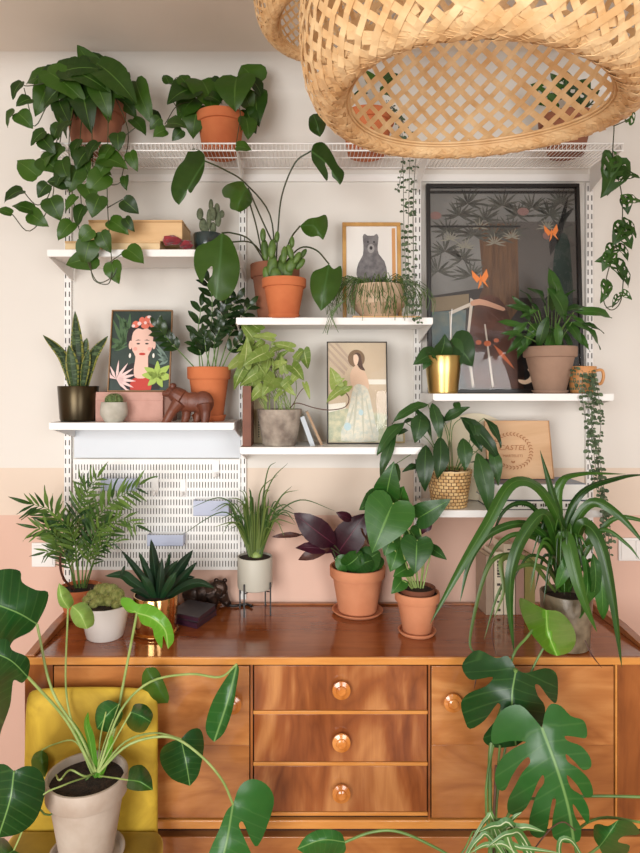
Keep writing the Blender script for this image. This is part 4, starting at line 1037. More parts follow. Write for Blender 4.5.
# bear print
MAT['gold_frame'] = mat('gold_wood_frame', (204, 158, 92), .4, rgb2=(180, 132, 70), nscale=20)
MAT['paper'] = mat('white_paper', (232, 228, 222), .7)
t, m = picture('bear_print', 'gold-framed print of a grey bear standing upright', 342.5, 401, 223, 316, -.075, .03, .0125, MAT['gold_frame'], MAT['paper'], ZC)
GB = mat('print_bear_grey', (128, 124, 124), .7, rgb2=(98, 94, 96), nscale=60)
shp(t, m, 'bear_figure', [(.33, .11), (.37, .08), (.42, .10), (.55, .10), (.60, .08), (.64, .12), (.62, .22), (.64, .30), (.75, .38), (.80, .50), (.76, .60), (.70, .66), (.70, .80), (.66, .95), (.36, .95), (.30, .80), (.28, .64), (.20, .52), (.24, .40), (.33, .31), (.34, .2)], GB, 1, 2)
multi(t, m, 'bear_face', [el(.43, .17, .018, .012), el(.55, .17, .018, .012), el(.49, .235, .03, .02)], fl('print_dark_grey', (50, 48, 50)), 2, 0)
multi(t, m, 'bear_muzzle', [el(.49, .24, .07, .05)], fl('print_light_grey', (160, 156, 154)), 1.5, 0)
shp(t, m, 'mat_border', [(.9, .02), (.97, .02), (.97, .98), (.9, .98)], fl('print_tan', (206, 150, 96)), .5, 0)
# rhipsalis in a beige pot on a thin board
o = MB().box(xs(352, -.19), xs(419, -.19), -.215, -.10, ZC+.0005, ZC+.009).build('wooden_board', MAT['box_wood'], bevel=.001, origin=(xs(385, -.16), -.16, ZC)); tag(o, 'thin wooden board under the beige pot on the upper middle shelf', 'board')
MAT['beige'] = mat('beige_ceramic', (206, 180, 152), .6, rgb2=(196, 168, 138), nscale=20)
t, c, rt = plant('mistletoe_cactus', 'thin drooping twiggy green plant in rounded beige pot before the bear print', 378, -.155, ZC+.0095, 282, 52, MAT['beige'], style='round', rb=.05)
mb = MB()
rg = random.Random(5)
for i in range(110):
    a = rg.uniform(0, 2*PI); r0 = rt*.75*rg.random()
    x0, y0 = c.x+r0*math.cos(a), c.y+r0*math.sin(a)
    out = rg.uniform(.02, .10); a2 = a+rg.uniform(-.5, .5)
    if math.sin(a2) > .3: a2 = -a2
    dz = rg.uniform(-.11, -.015); pk = rg.uniform(.01, .035)
    ex = c.x+(rt+out)*math.cos(a2)*1.0; ey = max(-.27, c.y+(rt*.8+out*.5)*math.sin(a2))
    p = [V(x0, y0, c.z), V((x0*.4+ex*.6), (y0*.4+ey*.6), c.z+pk+.01), V(ex, ey, c.z+dz*.35), V(ex+rg.uniform(-.012, .012), ey, c.z+dz)]
    if p[-1].z < ZC+.012 and ey > -.245: p[-1].z = ZC+.014
    mb.tube(p, .0011, 4, 3, rnd=rg.random())
    k = p[2]; mb.tube([k, k+V(rg.uniform(-.02, .02), rg.uniform(-.012, .0), rg.uniform(-.035, -.01))], .0009, 4, 0, rnd=rg.random())
for i in range(9):           # the spray hanging below the shelf
    mb.tube([P(345, 300, -.262), P(330+i*.6, 312, -.265), P(331+rg.uniform(-10, 9), 330+rg.uniform(-3, 6), -.262)], .0009, 4, 3, rnd=rg.random())
mb.tube([P(352,284,-.2), P(342,296,-.25), P(332,316,-.262)], .001, 4, 4)
mb.build('foliage', LM['twig'], t)
# ================================================================== SHELF D
def glass_mat():
    m = M('picture_glass'); tr = m.N('ShaderNodeBsdfTransparent'); gl = m.N('ShaderNodeBsdfGlossy'); gl.inputs['Roughness'].default_value = .02
    fr = m.N('ShaderNodeFresnel'); fr.inputs[0].default_value = 1.28; ms = m.N('ShaderNodeMixShader')
    m.L(fr.outputs[0], ms.inputs[0]); m.L(tr.outputs[0], ms.inputs[1]); m.L(gl.outputs[0], ms.inputs[2]); m.L(ms.outputs[0], m.n['Material Output'].inputs['Surface'])
    return m.m
MAT['glass'] = glass_mat()
def pane(t, m):
    a, b, c_, d = m(0, 0, 14), m(1, 0, 14), m(1, 1, 14), m(0, 1, 14)
    MB().prism([a, b, c_, d], m.nrm*.0012).build('glass_pane', MAT['glass'], t, smooth=False)
MAT['book_brown'] = mat('brown_cover', (122, 72, 50), .6, rgb2=(104, 60, 42), nscale=12)
MAT['page'] = mat('book_pages', (226, 214, 190), .8, noise_amt=.06, nscale=60)
def upright_book(label, px0, px1, py0, zb, Y0, Y1, cov, grp=None, name='book', lean=0, pages=True):
    x0, x1 = xs(px0, Y0), xs(px1, Y0); z1 = P(0, py0, Y0).z
    t = thing(name, label, 'book', ((x0+x1)/2, (Y0+Y1)/2, zb), grp)
    h = z1-zb; cx = (x0+x1)/2; w_ = (x1-x0)/2
    R = Matrix.Rotation(lean, 3, 'Y'); bp = Vector((x1 if lean < 0 else x0, 0, zb+.0006))
    def T(v): return bp+R @ (Vector(v)-bp)
    def bx(mb, a, b, c_, d, e, f):
        n0 = len(mb.v); mb.box(a, b, c_, d, e, f)
        for i in range(n0, len(mb.v)): mb.v[i] = tuple(T(mb.v[i]))
        return mb
    cth = min(.0022, w_*.3)
    m_ = MB(); bx(m_, x0, x0+cth, Y0, Y1, zb+.0006, zb+h); bx(m_, x1-cth, x1, Y0, Y1, zb+.0006, zb+h); bx(m_, x0+cth, x1-cth, Y0, Y0+cth, zb+.0006, zb+h)
    m_.build('cover', cov, t, smooth=False)
    if pages: bx(MB(), x0+cth, x1-cth, Y0+cth, Y1-.003, zb+.004, zb+h-.003).build('pages', MAT['page'], t, smooth=False)
    return t, T, (x0, x1, Y0, Y1, zb, z1)
upright_book('reddish-brown upright book at the left end of the lower middle shelf', 242.5, 251, 386, ZD, -.215, -.06, MAT['book_brown'])
MAT['book_cream'] = mat('cream_cover', (212, 196, 160), .7)
MAT['ink'] = mat('dark_ink', (60, 52, 46), .7)
t, T, (x0, x1, Y0, Y1, zb_, z1) = upright_book('cream upright book beside the reddish-brown one, behind the stone-grey pot', 252, 266, 392, ZD, -.092, -.02, MAT['book_cream'])
mb = MB(); rg = random.Random(4); z = zb_+.02
while z < zb_+.09:
    l = rg.uniform(.004, .009); mb.box((x0+x1)/2-.0014-.001, (x0+x1)/2+.0014, Y0-.0004, Y0, z, z+l); z += l+.0025
mb.build('spine_lettering', MAT['ink'], t, smooth=False)
MAT['stone'] = mat('weathered_grey_clay', (172, 160, 146), .9, rgb2=(118, 106, 96), nscale=24, bump=.5, bscale=120)
t, c, rt = plant('syngonium', 'pale green arrow-leaved plant in weathered stone-grey pot', 279.5, -.166, ZD, 409, 45, MAT['stone'], style='taper', rb=.053)
sy = [(254,340,240,323,.9),(260,330,244,322,.8),(273,338,252,337,.8),(292,348,270,344,.7),(244,365,247,337,.8),(262,350,226,371,.8),(268,352,243,366,.9),(262,362,250,394,1.1),(304,350,308,369,.9),(300,354,293,366,1),(284,372,281,355,.8),(292,366,304,381,1),
      (245,366,234,390,.7),(252,380,242,398,.8),(262,388,250,402,.8),(270,383,290,390,.9),(275,378,262,396,1.1),(282,360,272,374,1.0),(290,380,276,392,.8),(258,372,240,386,.9),(270,358,256,366,1),(280,348,268,356,.9),(286,386,296,396,.8),(300,372,290,384,.9),
      (264,374,276,388,1.1),(254,358,238,362,.8),(274,366,288,362,.8),(305,384,310,400,.5),(262,342,252,352,.8),(280,356,290,350,.7),(296,358,304,350,1.0),(252,346,236,352,.8),(258,394,268,402,.8),(282,392,274,402,.7)]
leaves(t, sy, -.185, .05, 'soft', LM['syng'], .95, 'foliage', arch=.1)
mb = MB(); rg = random.Random(9)
for i in range(26):
    r_ = rg.choice(sy); p1 = P(r_[0], r_[1], -.18+rg.uniform(-.03, .03)); a = rg.uniform(0, 6.28)
    p0 = c+V(math.cos(a)*rt*.6, math.sin(a)*rt*.6, 0); mb.tube([p0, (p0+p1)/2+V((p0.x-c.x)*.3, 0, .008), p1], .0013, 5, 4)
mb.build('stalks', MAT['stem_pale'], t)
mb = MB()
stem(mb, [(290,408,-.19),(297,403,-.21),(315,408,-.23),(330,410,-.24),(345,407,-.245),(349,398,-.245),(343,390,-.245)], .0016)
stem(mb, [(292,406,-.19),(300,392,-.2),(306,386,-.2)], .0012)
mb.build('runner', MAT['stem_brown'], t)
leaves(t, [(336,384,330,367,1.1),(345,388,326,404,.8),(342,392,353,386,.9),(337,382,345,378,.8)], -.247, .004, 'arrow', LM['syng'], 1, 'runner_leaves')
# leaning booklets
MAT['blue_grey'] = mat('pale_blue_card', (186, 194, 200), .6)
MAT['tan_card'] = mat('tan_card', (170, 140, 110), .7)
for (px0, px1, py, lean, cov, lb, yy) in ((310.5, 315, 414, -.35, 'blue_grey', 'pale grey booklet leaning beside the stone-grey pot', -.18), (320.5, 323, 408, -.42, 'tan_card', 'thin tan booklet leaning outermost beside the halo portrait', -.15), ):
    upright_book(lb, px0, px1, py, ZD, yy, yy+.10, MAT[cov], name='booklet', lean=lean)
# framed woman with halo
MAT['art_beige'] = mat('print_beige', (206, 186, 158), .6, rgb2=(192, 172, 146), nscale=8)
t, m = picture('halo_print', 'black-framed print of a woman in a white dress with a halo', 327, 387.5, 342, 441, -.115, .035, .0032, MAT['black'], MAT['art_beige'], ZD)
CR, WG, BRN = mat('print_cream', (224, 216, 196), .6, rgb2=(196, 200, 188), nscale=70), fl('print_white_band', (232, 226, 212)), fl('print_brown', (84, 58, 46))
multi(t, m, 'rays', [[(0, .0), (.05, 0), (.42, .22), (.40, .25)], [(0, .08), (0, .05), (.34, .26), (.32, .29)], [(.12, 0), (.17, 0), (.45, .2), (.43, .22)], [(0, .16), (0, .13), (.3, .3), (.28, .33)]], fl('print_taupe', (182, 160, 140)), 1, 0)
multi(t, m, 'pale_band', [[(.64, .37), (1, .37), (1, .42), (.64, .42)], [(0, .62), (.3, .6), (.3, .66), (0, .70)]], WG, 1, 0)
shp(t, m, 'ground', [(0, .70), (.3, .66), (1, .72), (1, 1), (0, 1)], mat('print_moss', (206, 200, 168), .6, rgb2=(170, 176, 150), nscale=60), 1, 0)
multi(t, m, 'halo', [el(.49, .16, .145, .09, 24)], fl('print_halo', (126, 100, 74)), 2, 0)
shp(t, m, 'hair', [(.46, .12), (.50, .10), (.56, .12), (.58, .18), (.60, .24), (.64, .28), (.56, .27), (.50, .22), (.46, .18)], BRN, 3, 2)
shp(t, m, 'shoulders', [(.45, .24), (.52, .23), (.62, .28), (.68, .36), (.70, .46), (.60, .52), (.46, .50), (.40, .42), (.38, .32)], fl('print_skin_tone', (220, 188, 160)), 3, 2)
shp(t, m, 'face', [(.44, .13), (.50, .12), (.53, .16), (.51, .21), (.48, .235), (.445, .20)], fl('print_face', (232, 202, 176)), 4, 2)
shp(t, m, 'gown', [(.44, .44), (.56, .42), (.68, .47), (.74, .62), (.80, .80), (.84, .98), (.22, .98), (.30, .78), (.38, .60)], CR, 4, 2)
multi(t, m, 'gown_folds', [petal(.5, .48, .42, .95, .02), petal(.58, .5, .6, .96, .02), petal(.64, .55, .76, .94, .015), petal(.45, .6, .3, .92, .015)], mat('print_shade', (192, 190, 170), .6), 5)
multi(t, m, 'blue_patch', [el(.33, .84, .06, .04), el(.56, .7, .04, .03)], fl('print_pale_blue', (184, 206, 210)), 6, 0)
pane(t, m)
# small cream frame behind
MAT['pale_frame'] = mat('pale_gold_frame', (204, 184, 136), .5)
t, m = picture('small_cream_frame', 'small cream-coloured frame partly hidden at the right of the halo portrait', 376, 404.5, 431.5, 446, -.085, .01, .004, MAT['pale_frame'], CR, ZD)

# ================================================================== SHELF E
MAT['poster_dark'] = mat('print_dark_ground', (56, 48, 44), .4, rgb2=(38, 32, 30), nscale=3)
t, m = picture('large_dark_poster', 'large black-framed dark botanical poster with orange butterflies', 427, 581, 184.5, 391, -.060, .040, .012, MAT['black'], MAT['poster_dark'], ZE, dpt=.020)
shp(t, m, 'sky', [(0, 0), (1, 0), (1, .17), (.62, .17), (.62, .30), (.36, .30), (.36, .50), (0, .54)], mat('print_grey', (124, 122, 118), .5, rgb2=(104, 102, 98), nscale=6), 1, 0)
shp(t, m, 'dim_field', [(.36, .17), (1, .17), (1, .55), (.36, .55)], mat('print_dim', (84, 78, 74), .5), 1.5, 0)
shp(t, m, 'robe_and_reflection', [(.33, .18), (.60, .18), (.60, .60), (.54, .66), (.46, 1.0), (.26, 1.0), (.28, .62), (.36, .5)], mat('robe_reflection_brown', (104, 74, 48), .5, rgb2=(80, 54, 36), nscale=14, stretch=(6, 1, .6)), 2, 0)  # brown robe, partly the room curtain's reflection painted into the print
rg = random.Random(21)
def sprig(cx, cy, n, l, w_, a0, a1): return [petal(cx, cy, cx+l*rg.uniform(.6, 1.1)*math.cos(a), cy+l*.72*rg.uniform(.6, 1.1)*math.sin(a), w_) for a in (a0+(a1-a0)*i/(n-1) for i in range(n))]
g1 = mat('print_leaf_dark', (84, 84, 76), .5, rgb2=(64, 62, 56), nscale=30)
pl = []
for cx, cy in ((.12, .22), (.2, .14), (.3, .24), (.26, .08), (.38, .16), (.5, .09), (.6, .14), (.7, .1), (.82, .14), (.9, .08), (.1, .32), (.22, .36), (.44, .24), (.55, .22), (.9, .22), (.05, .42), (.28, .44)): pl += sprig(cx, cy, 12, .14, .007, -3.5, .4)
pl = [[(min(.995, max(.005, a)), min(.995, max(.005, b))) for a, b in q] for q in pl]
multi(t, m, 'leaf_pattern', pl, g1, 3, 0)
g2 = mat('print_leaf_light', (132, 128, 114), .5)
pl = []
for cx, cy in ((.14, .26), (.24, .3), (.44, .28), (.56, .25), (.34, .2), (.8, .2)): pl += sprig(cx, cy, 9, .08, .004, -3.3, .2)
multi(t, m, 'pale_leaf_lines', pl, g2, 4, 0)
multi(t, m, 'dark_branches', [petal(.86, .3, .95, .04, .02), petal(.88, .18, .99, .10, .015), petal(.86, .2, .82, .34, .03), [(.0, .19), (.62, .19), (.62, .2), (0, .2)], [(0, .015), (1, .015), (1, .03), (0, .03)]], fl('print_near_black', (28, 26, 26), .4), 5, 0)
shp(t, m, 'figure', [(.88, .24), (.94, .24), (.96, .36), (.96, .62), (.84, .62), (.84, .36)], fl('print_teal_black', (34, 50, 44), .4), 5, 2)
multi(t, m, 'pale_fence', [[(0, .55), (.26, .53), (.26, .60), (0, .62)]], mat('print_cream_band', (124, 108, 84), .5), 3, 0)
multi(t, m, 'blue_field', [[(0, .62), (.24, .61), (.22, .84), (0, .86)]], mat('print_blue_grey', (84, 102, 104), .5, rgb2=(110, 116, 106), nscale=30), 3, 0)
shp(t, m, 'dress', [(.30, .60), (.36, .54), (.46, .55), (.52, .62), (.58, .78), (.62, 1), (.24, 1), (.22, .80)], mat('print_auburn', (92, 52, 36), .5, rgb2=(64, 38, 28), nscale=12), 6, 2)
wl = mat('print_pale_line', (196, 184, 170), .5)
multi(t, m, 'veil_lines', [[(.125, .62), (.135, .62), (.15, .98), (.135, .98)], [(.27, .55), (.29, .56), (.25, .78), (.29, .985), (.27, .985), (.235, .78)], [(.36, .68), (.37, .68), (.42, .985), (.405, .985)], [(.12, .62), (.28, .57), (.30, .58), (.13, .635)]], wl, 7, 0)
shp(t, m, 'arm', [(.27, .57), (.33, .555), (.42, .575), (.50, .60), (.49, .615), (.40, .595), (.33, .585), (.28, .59)], fl('print_arm', (196, 150, 124)), 8, 2)
OR = fl('print_orange', (232, 134, 62))
def bfly(cx, cy, s): return [[(cx, cy), (cx-s, cy-s*.7), (cx-s*.9, cy-.1*s), (cx-.4*s, cy+.35*s)], [(cx, cy), (cx+s*.7, cy-s*.8), (cx+s*.9, cy-.2*s), (cx+.5*s, cy+.3*s)], [(cx, cy+.1*s), (cx+s*.9, cy+.75*s), (cx+.5*s, cy+.2*s)], [(cx-.1*s, cy), (cx-.3*s, cy+.9*s), (cx+.05*s, cy+.5*s)]]
multi(t, m, 'butterflies', bfly(.34, .455, .060)+bfly(.83, .225, .052)+[petal(.34, .43, .345, .49, .006), petal(.83, .205, .832, .25, .006)], OR, 9, 0)
multi(t, m, 'orange_blooms', [el(.32, .77, .02, .012), el(.38, .775, .025, .014), el(.44, .76, .018, .01), petal(.42, .78, .56, .9, .012)], fl('print_rust', (190, 100, 60)), 9, 0)
multi(t, m, 'pink_blooms', [el(.04, .14, .04, .02), el(.64, .12, .04, .02), el(.80, .24, .03, .02)], fl('print_dusty_pink', (132, 100, 94)), 4, 0)
shp(t, m, 'black_corner', [(.58, .84), (.70, .70), (1, .66), (1, 1), (.58, 1)], fl('print_black_corner', (22, 18, 18), .4), 6, 0)
multi(t, m, 'crescent', [[(.60+.045, .90), (.68, .905), (.70, .93), (.68, .96), (.63, .975), (.59, .965), (.585, .95), (.63, .955), (.66, .94), (.665, .92)]], fl('print_crescent', (222, 190, 160)), 9, 2)
pane(t, m)
# brass pot
t, c, rt = plant('prayer_plant', 'few-leaved dark green plant in shiny brass pot on the upper right shelf', 443, -.175, ZE, 355, 36, MAT['brass'], style='taper', rb=.046)
leaves(t, [(434,354,413,365,.9),(440,356,445,334,1.1),(452,341,473,367,1.2),(449,344,462,366,1.0),(432,356,423,370,.9),(438,358,428,352,.9)], -.195, .02, 'heart', LM['lily_dark'], .95, 'foliage', tipdY=-.015)
mb = MB(); stem(mb, [(443,360,-.175),(444,350,-.18),(446,340,-.19)], .0014); stem(mb, [(445,360,-.175),(449,350,-.18),(452,342,-.19)], .0014); stem(mb, [(441,360,-.175),(437,353,-.18),(433,354,-.19)], .0014)
mb.build('stems', MAT['stem_dark'], t)
mb = MB(); stem(mb, [(449,360,-.17),(450.5,335,-.17),(452,309,-.17)], .0013); mb.build('stake', MAT['white'], t)
# peace lily in grey-brown pot
MAT['taupe_pot'] = mat('taupe_clay', (158, 128, 108), .85, rgb2=(142, 114, 96), nscale=12)
t, c, rt = plant('peace_lily', 'lush lance-leaved plant in taupe clay pot and saucer before the large dark poster', 550, -.165, ZE, 347, 51, MAT['taupe_pot'], rb=.048, saucer=(.056, .011))
mb = MB(); mb.nocalc = True; sm = MB()
def lily_leaf(t, x0, y0, x1, y1, Yb, Yt, w=1.0, root=None, kind='lance', arch=.15, hint=None):
    b = P(x0, y0, Yb); tp = P(x1, y1, Yt)
    leaf(mb, b, tp, kind, w, fold=.3, arch=arch, hint=hint or (rng.uniform(-.4, .4), -1, rng.uniform(.3, 1.2)))
    if root is not None: sm.tube([root, (root+b)/2+V(0, 0, .006), b], .0013, 5, 4)
rg = random.Random(6)
for (x0, y0, x1, y1, w_) in ((552,312,548,268,1.6),(548,288,564,322,1.7),(574,312,612,318,1.0),(560,305,576,290,1),(572,322,600,350,1.0),(530,322,512,296,1.0),(528,330,496,322,.9),(524,336,500,334,1.0),(526,334,506,354,1.0),(536,330,517,360,1.0),(540,318,530,302,1.0),(556,322,556,352,1.2),(566,322,582,346,1.1),(548,316,538,350,1.2),
     (534,316,505,306,.9),(544,306,528,288,.9),(562,312,592,312,1.0),(576,324,604,334,.9),(528,322,508,340,1.1),(552,326,544,356,1.1),(562,330,570,356,1.0),(542,322,526,346,1.2),(556,300,552,280,1.3),(570,318,590,332,1.1),(538,310,520,318,1.1),(548,328,562,350,1.0),(532,340,516,352,1.0),(560,318,578,318,1.1),(545,300,560,296,1.2),(566,328,590,352,.9),(532,306,520,290,.8)):
    lily_leaf(t, x0, y0, x1, y1, -.18+rg.uniform(-.05, .03), -.20+rg.uniform(-.05, .04), w_*.92, c+V(rg.uniform(-.02, .02), rg.uniform(-.02, .02), 0))
mb.build('foliage', LM['lily'], t); sm.build('stalks', MAT['stem'], t)
# mug
MAT['mug'] = mat('ochre_stoneware', (206, 148, 92), .5, rgb2=(188, 126, 70), nscale=24)
MAT['mug_mark'] = mat('green_glaze_mark', (96, 110, 84), .4)
t, c, rt = plant('mug_planter', 'small ochre patterned mug planter with trailing heart vine at the right shelf end', 582, -.175, ZE, 366, 27, MAT['mug'], style='cyl', rb=.036, cat='mug planter')
p = P(594, 377, -.175); mb = MB(); mb.tube([V(p.x-.004, -.175, p.z+.018), V(p.x+.024, -.175, p.z+.022), V(p.x+.030, -.175, p.z), V(p.x+.020, -.175, p.z-.022), V(p.x-.006, -.175, p.z-.016)], .0048, 10, 6); mb.build('handle', MAT['mug'], t)
mb = MB()
hh = P(0, 366, -.175).z-ZE
for row in range(3):
    for k in range(16):
        a = -PI/2+(k-7.5)*.2; z = ZE+.016+row*.023; r_ = .0375+(rt-.0375)*((z-ZE)/hh)+.0006
        d = V(math.cos(a), math.sin(a), 0); x_ = V(-math.sin(a), math.cos(a), 0)
        mb.obox(V(p.x, 0, 0)*0+V(xs(582, -.175), -.175, z)+d*r_, x_*.0022, d*.0004, V(0, 0, .0035))
mb.build('pattern', MAT['mug_mark'], t, smooth=False)
rg = random.Random(31)
heart_strings(t, [[(578,366,-.2),(572,372,-.225),(575,385,-.23)], [(588,366,-.19),(594,380,-.23),(595,396,-.245),(592,430,-.25),(596,470,-.252),(602,510,-.25),(606,545,-.25)], [(586,366,-.19),(590,385,-.235),(588,400,-.25),(594,440,-.256),(600,480,-.256),(607,520,-.256),(610,558,-.256)],
                  [(584,366,-.2),(582,390,-.24),(586,420,-.25),(598,450,-.25),(604,490,-.25),(612,540,-.25)], [(590,366,-.2),(597,388,-.25),(601,420,-.26),(598,460,-.26),(604,500,-.262),(602,535,-.26)], [(585,366,-.2),(592,392,-.245),(594,420,-.252),(588,450,-.252),(597,490,-.25)]], .0115, .0115)

# ================================================================== SHELF F
def wicker_mat():
    m = M('woven_wicker'); uv = m.N('ShaderNodeUVMap'); uv.uv_map = 'UVMap'
    mp = m.N('ShaderNodeMapping'); mp.inputs['Scale'].default_value = (26, 11, 1); m.L(uv.outputs[0], mp.inputs[0])
    br = m.N('ShaderNodeTexBrick'); br.inputs['Scale'].default_value = 1; br.inputs['Color1'].default_value = lin((222, 188, 132)); br.inputs['Color2'].default_value = lin((196, 152, 96)); br.inputs['Mortar'].default_value = lin((104, 72, 44))
    br.inputs['Mortar Size'].default_value = .09; br.inputs['Brick Width'].default_value = 1; br.inputs['Row Height'].default_value = 1
    m.L(mp.outputs[0], br.inputs['Vector']); m.L(br.outputs[0], m.b.inputs['Base Color'])
    bp = m.N('ShaderNodeBump'); bp.invert = True; bp.inputs['Strength'].default_value = .8; bp.inputs['Distance'].default_value = .003; m.L(br.outputs['Fac'], bp.inputs['Height']); m.L(bp.outputs[0], m.b.inputs['Normal']); m.set(Roughness=.6)
    return m.m
MAT['wicker'] = wicker_mat()
Yq = -.165
t = thing('basket_peace_lily', 'drooping lance-leaved plant in small woven wicker basket on the lower right shelf', 'potted plant', (xs(449, Yq), Yq, ZF))
rt = 22/S(Yq); hb = P(0, 470, Yq).z-ZF; cx_ = xs(449, Yq)
mb = MB(); rb_ = 16.5/S(Yq); n_ = 22
prof = [(0, 0), (rb_*.95, 0)]
mb.lathe(prof, (cx_, Yq, ZF), 40)
vs = []; fs = []; uv = []; SEG = 104; RW = 44
for i in range(RW+1):
    for k in range(SEG):
        a = 2*PI*k/SEG; f = i/RW; r0 = rb_+(rt-rb_)*f
        wv = math.sin(a*26+PI*(int(i/4) % 2))*math.sin(PI*(i % 4)/4)
        r_ = r0+.0016*wv+.0012*math.sin(PI*(i % 4)/4)
        vs.append((cx_+r_*math.cos(a), Yq+r_*math.sin(a), ZF+hb*f)); uv.append((k/SEG, f))
for i in range(RW):
    for k in range(SEG): fs.append((i*SEG+k, i*SEG+(k+1) % SEG, (i+1)*SEG+(k+1) % SEG, (i+1)*SEG+k))
mb.add(vs, fs, uv); mb.build('basket', MAT['wicker'], t, ang=0)
mb = MB(); mb.tube([(cx_+rt*math.cos(2*PI*k/40), Yq+rt*math.sin(2*PI*k/40), ZF+hb+.001+.0008*math.sin(k*2)) for k in range(41)], .003, 8, 0); mb.build('basket_rim', MAT['box_wood2'], t)
MB().disc((cx_, Yq, ZF+hb-.012), rt-.002, 30, bump=.004).build('soil', MAT['soil'], t)
c = V(cx_, Yq, ZF+hb-.008)
mb = MB(); mb.nocalc = True; sm = MB(); rg = random.Random(8)
for (x0, y0, x1, y1, w_, yo) in ((428,404,392,424,1.0,0),(405,422,377,456,1.1,-.02),(396,432,380,480,.8,-.03),(414,408,432,440,.9,0),(421,414,415,443,2.2,-.02),(432,403,441,440,1.2,-.01),(443,421,470,407,1.3,.0),(460,417,499,460,1.1,-.01),(484,418,501,448,1.0,.01),(440,437,437,480,1.5,-.04),
      (426,445,425,492,1.4,-.04),(463,438,465,471,1.7,-.04),(472,420,476,440,2,-.02),(477,452,489,513,1.15,-.05),(491,445,498,486,1.15,-.02),(397,463,385,502,1.6,-.04),(455,402,460,412,2,0),(402,424,420,420,1.2,0),(418,465,402,472,1.2,-.03),(500,468,470,462,.8,.0),(470,432,482,452,1.5,-.02),(438,412,442,430,1.3,.02),(408,430,398,436,1.5,0)):
    lily_leaf(t, x0, y0, x1, y1, Yq-.03+yo, Yq-.05+yo-.01, w_*.95, None, arch=.14)
for pts in ([(449,470),(436,430),(428,404)], [(446,470),(428,440),(405,422)], [(444,470),(430,436),(414,408)], [(450,470),(448,440),(443,421)], [(453,470),(452,430),(462,417)], [(455,470),(462,445),(463,438)], [(456,470),(476,440),(470,430),(484,418)], [(440,470),(420,452),(397,463)], [(452,470),(448,430),(432,403)],
            [(457,470),(466,452),(477,452)], [(446,470),(442,455),(440,437)], [(442,470),(430,452),(426,445)], [(449,470),(450,430),(455,402)], [(456,470),(470,440),(472,420)], [(458,470),(478,450),(491,445)]):
    n = len(pts)
    sm.tube([P(x, y, Yq+(-.032)*i/(n-1)) for i, (x, y) in enumerate(pts)], .0013, 5, 5)
mb.build('foliage', LM['lily_dark'], t); sm.build('stalks', MAT['stem'], t)

# books lying flat
MAT['c_blue'] = mat('blue_cover', (62, 84, 128), .35, rgb2=(120, 130, 140), nscale=4); MAT['c_white'] = mat('white_cover', (228, 226, 220), .5); MAT['c_dark'] = mat('charcoal_cover', (52, 54, 62), .5)
def flat_book(lb, px0, px1, z0, z1, Y0, Y1, cov, covs, grp='books lying flat under the wooden crate lid', letter=False):
    x0, x1 = xs(px0, Y0), xs(px1, Y0); t = thing('book', lb, 'book', ((x0+x1)/2, (Y0+Y1)/2, z0), grp)
    m_ = MB(); ct = .002
    m_.box(x0, x1, Y0, Y1, z0, z0+ct); m_.box(x0, x1, Y0, Y1, z1-ct, z1); m_.build('cover', cov, t, smooth=False, bevel=.0004)
    MB().box(x0, x1, Y0-.0005, Y0+.003, z0+ct, z1-ct).build('spine', covs, t, smooth=False)
    MB().box(x0+.003, x1-.003, Y0+.003, Y1-.003, z0+ct, z1-ct).build('pages', MAT['page'], t, smooth=False)
    if letter:
        mm = MB(); q = random.Random(letter); x = x0+(x1-x0)*.22; zc = (z0+z1)/2
        while x < x0+(x1-x0)*.85:
            l = q.uniform(.003, .009); hh_ = (z1-z0)*q.uniform(.14, .2); mm.box(x, x+l, Y0-.0010, Y0-.0004, zc-hh_, zc+hh_); x += l+q.choice((.002, .003, .012))
        mm.build('spine_lettering', MAT['ink'], t, smooth=False)
    return t
yF = -.225
z0 = ZF+.0005; z1 = P(0, 500.5, yF).z; z2 = P(0, 484, yF).z
flat_book('grey-white spined book at the bottom of the stack on the lower right shelf', 491, 590, z0, z1-.0005, yF, -.075, MAT['c_dark'], MAT['c_white'], letter=3)
flat_book('thick white-spined book with blue cover on top of the stack under the crate lid', 489, 586, z1, z2, yF+.004, -.075, MAT['c_blue'], MAT['c_white'])
# crate lid with burnt wreath
MAT['crate'] = wood('pale_crate', (190, 148, 108), (206, 166, 126), (218, 182, 144), axis='X', rough=.6, coat=0, scale=3, figure=.7)
t, m = picture('wooden_crate_lid', 'square pale wooden board with a burnt wreath and lettering, leaning on the wall', 486, 551, 421, 483, -.125, .045, .0006, MAT['crate'], MAT['crate'], z2, cat='wooden board', dpt=.012)
BU = mat('burnt_mark', (168, 116, 78), .8)
mb = MB(); cx0, cy0, R0 = .40, .52, .29
def mk(px_, d=6): return m(px_[0], px_[1], d)
for k in range(34):
    a = 2*PI*k/34
    for sd in (-.7, .7):
        x0_, y0_ = cx0+R0*math.cos(a), cy0+R0*math.sin(a); x1_, y1_ = x0_+.055*math.cos(a+PI/2+sd), y0_+.055*math.sin(a+PI/2+sd)
        mb.prism([mk(q_) for q_ in petal(x0_, y0_, x1_, y1_, .010)], m.nrm*.0002)
mb.build('burnt_wreath', BU, t, smooth=False)
def text(body, loc_fn, size, mt, t, name, shear=0):
    cu = bpy.data.curves.new(name, 'FONT'); cu.body = body; cu.size = 1; cu.align_x = 'CENTER'; cu.align_y = 'CENTER'; cu.extrude = 0; cu.resolution_u = 2; cu.shear = shear
    ob = bpy.data.objects.new(name, cu); COL.objects.link(ob)
    dg = bpy.context.evaluated_depsgraph_get(); me = bpy.data.meshes.new_from_object(ob.evaluated_get(dg)); bpy.data.objects.remove(ob)
    o_ = wloc(t)
    for v in me.vertices: v.co = Vector(loc_fn(v.co.x*size, v.co.y*size))-o_
    me.materials.clear(); me.materials.append(mt)
    o = bpy.data.objects.new(name, me); COL.objects.link(o); o.parent = t; return o
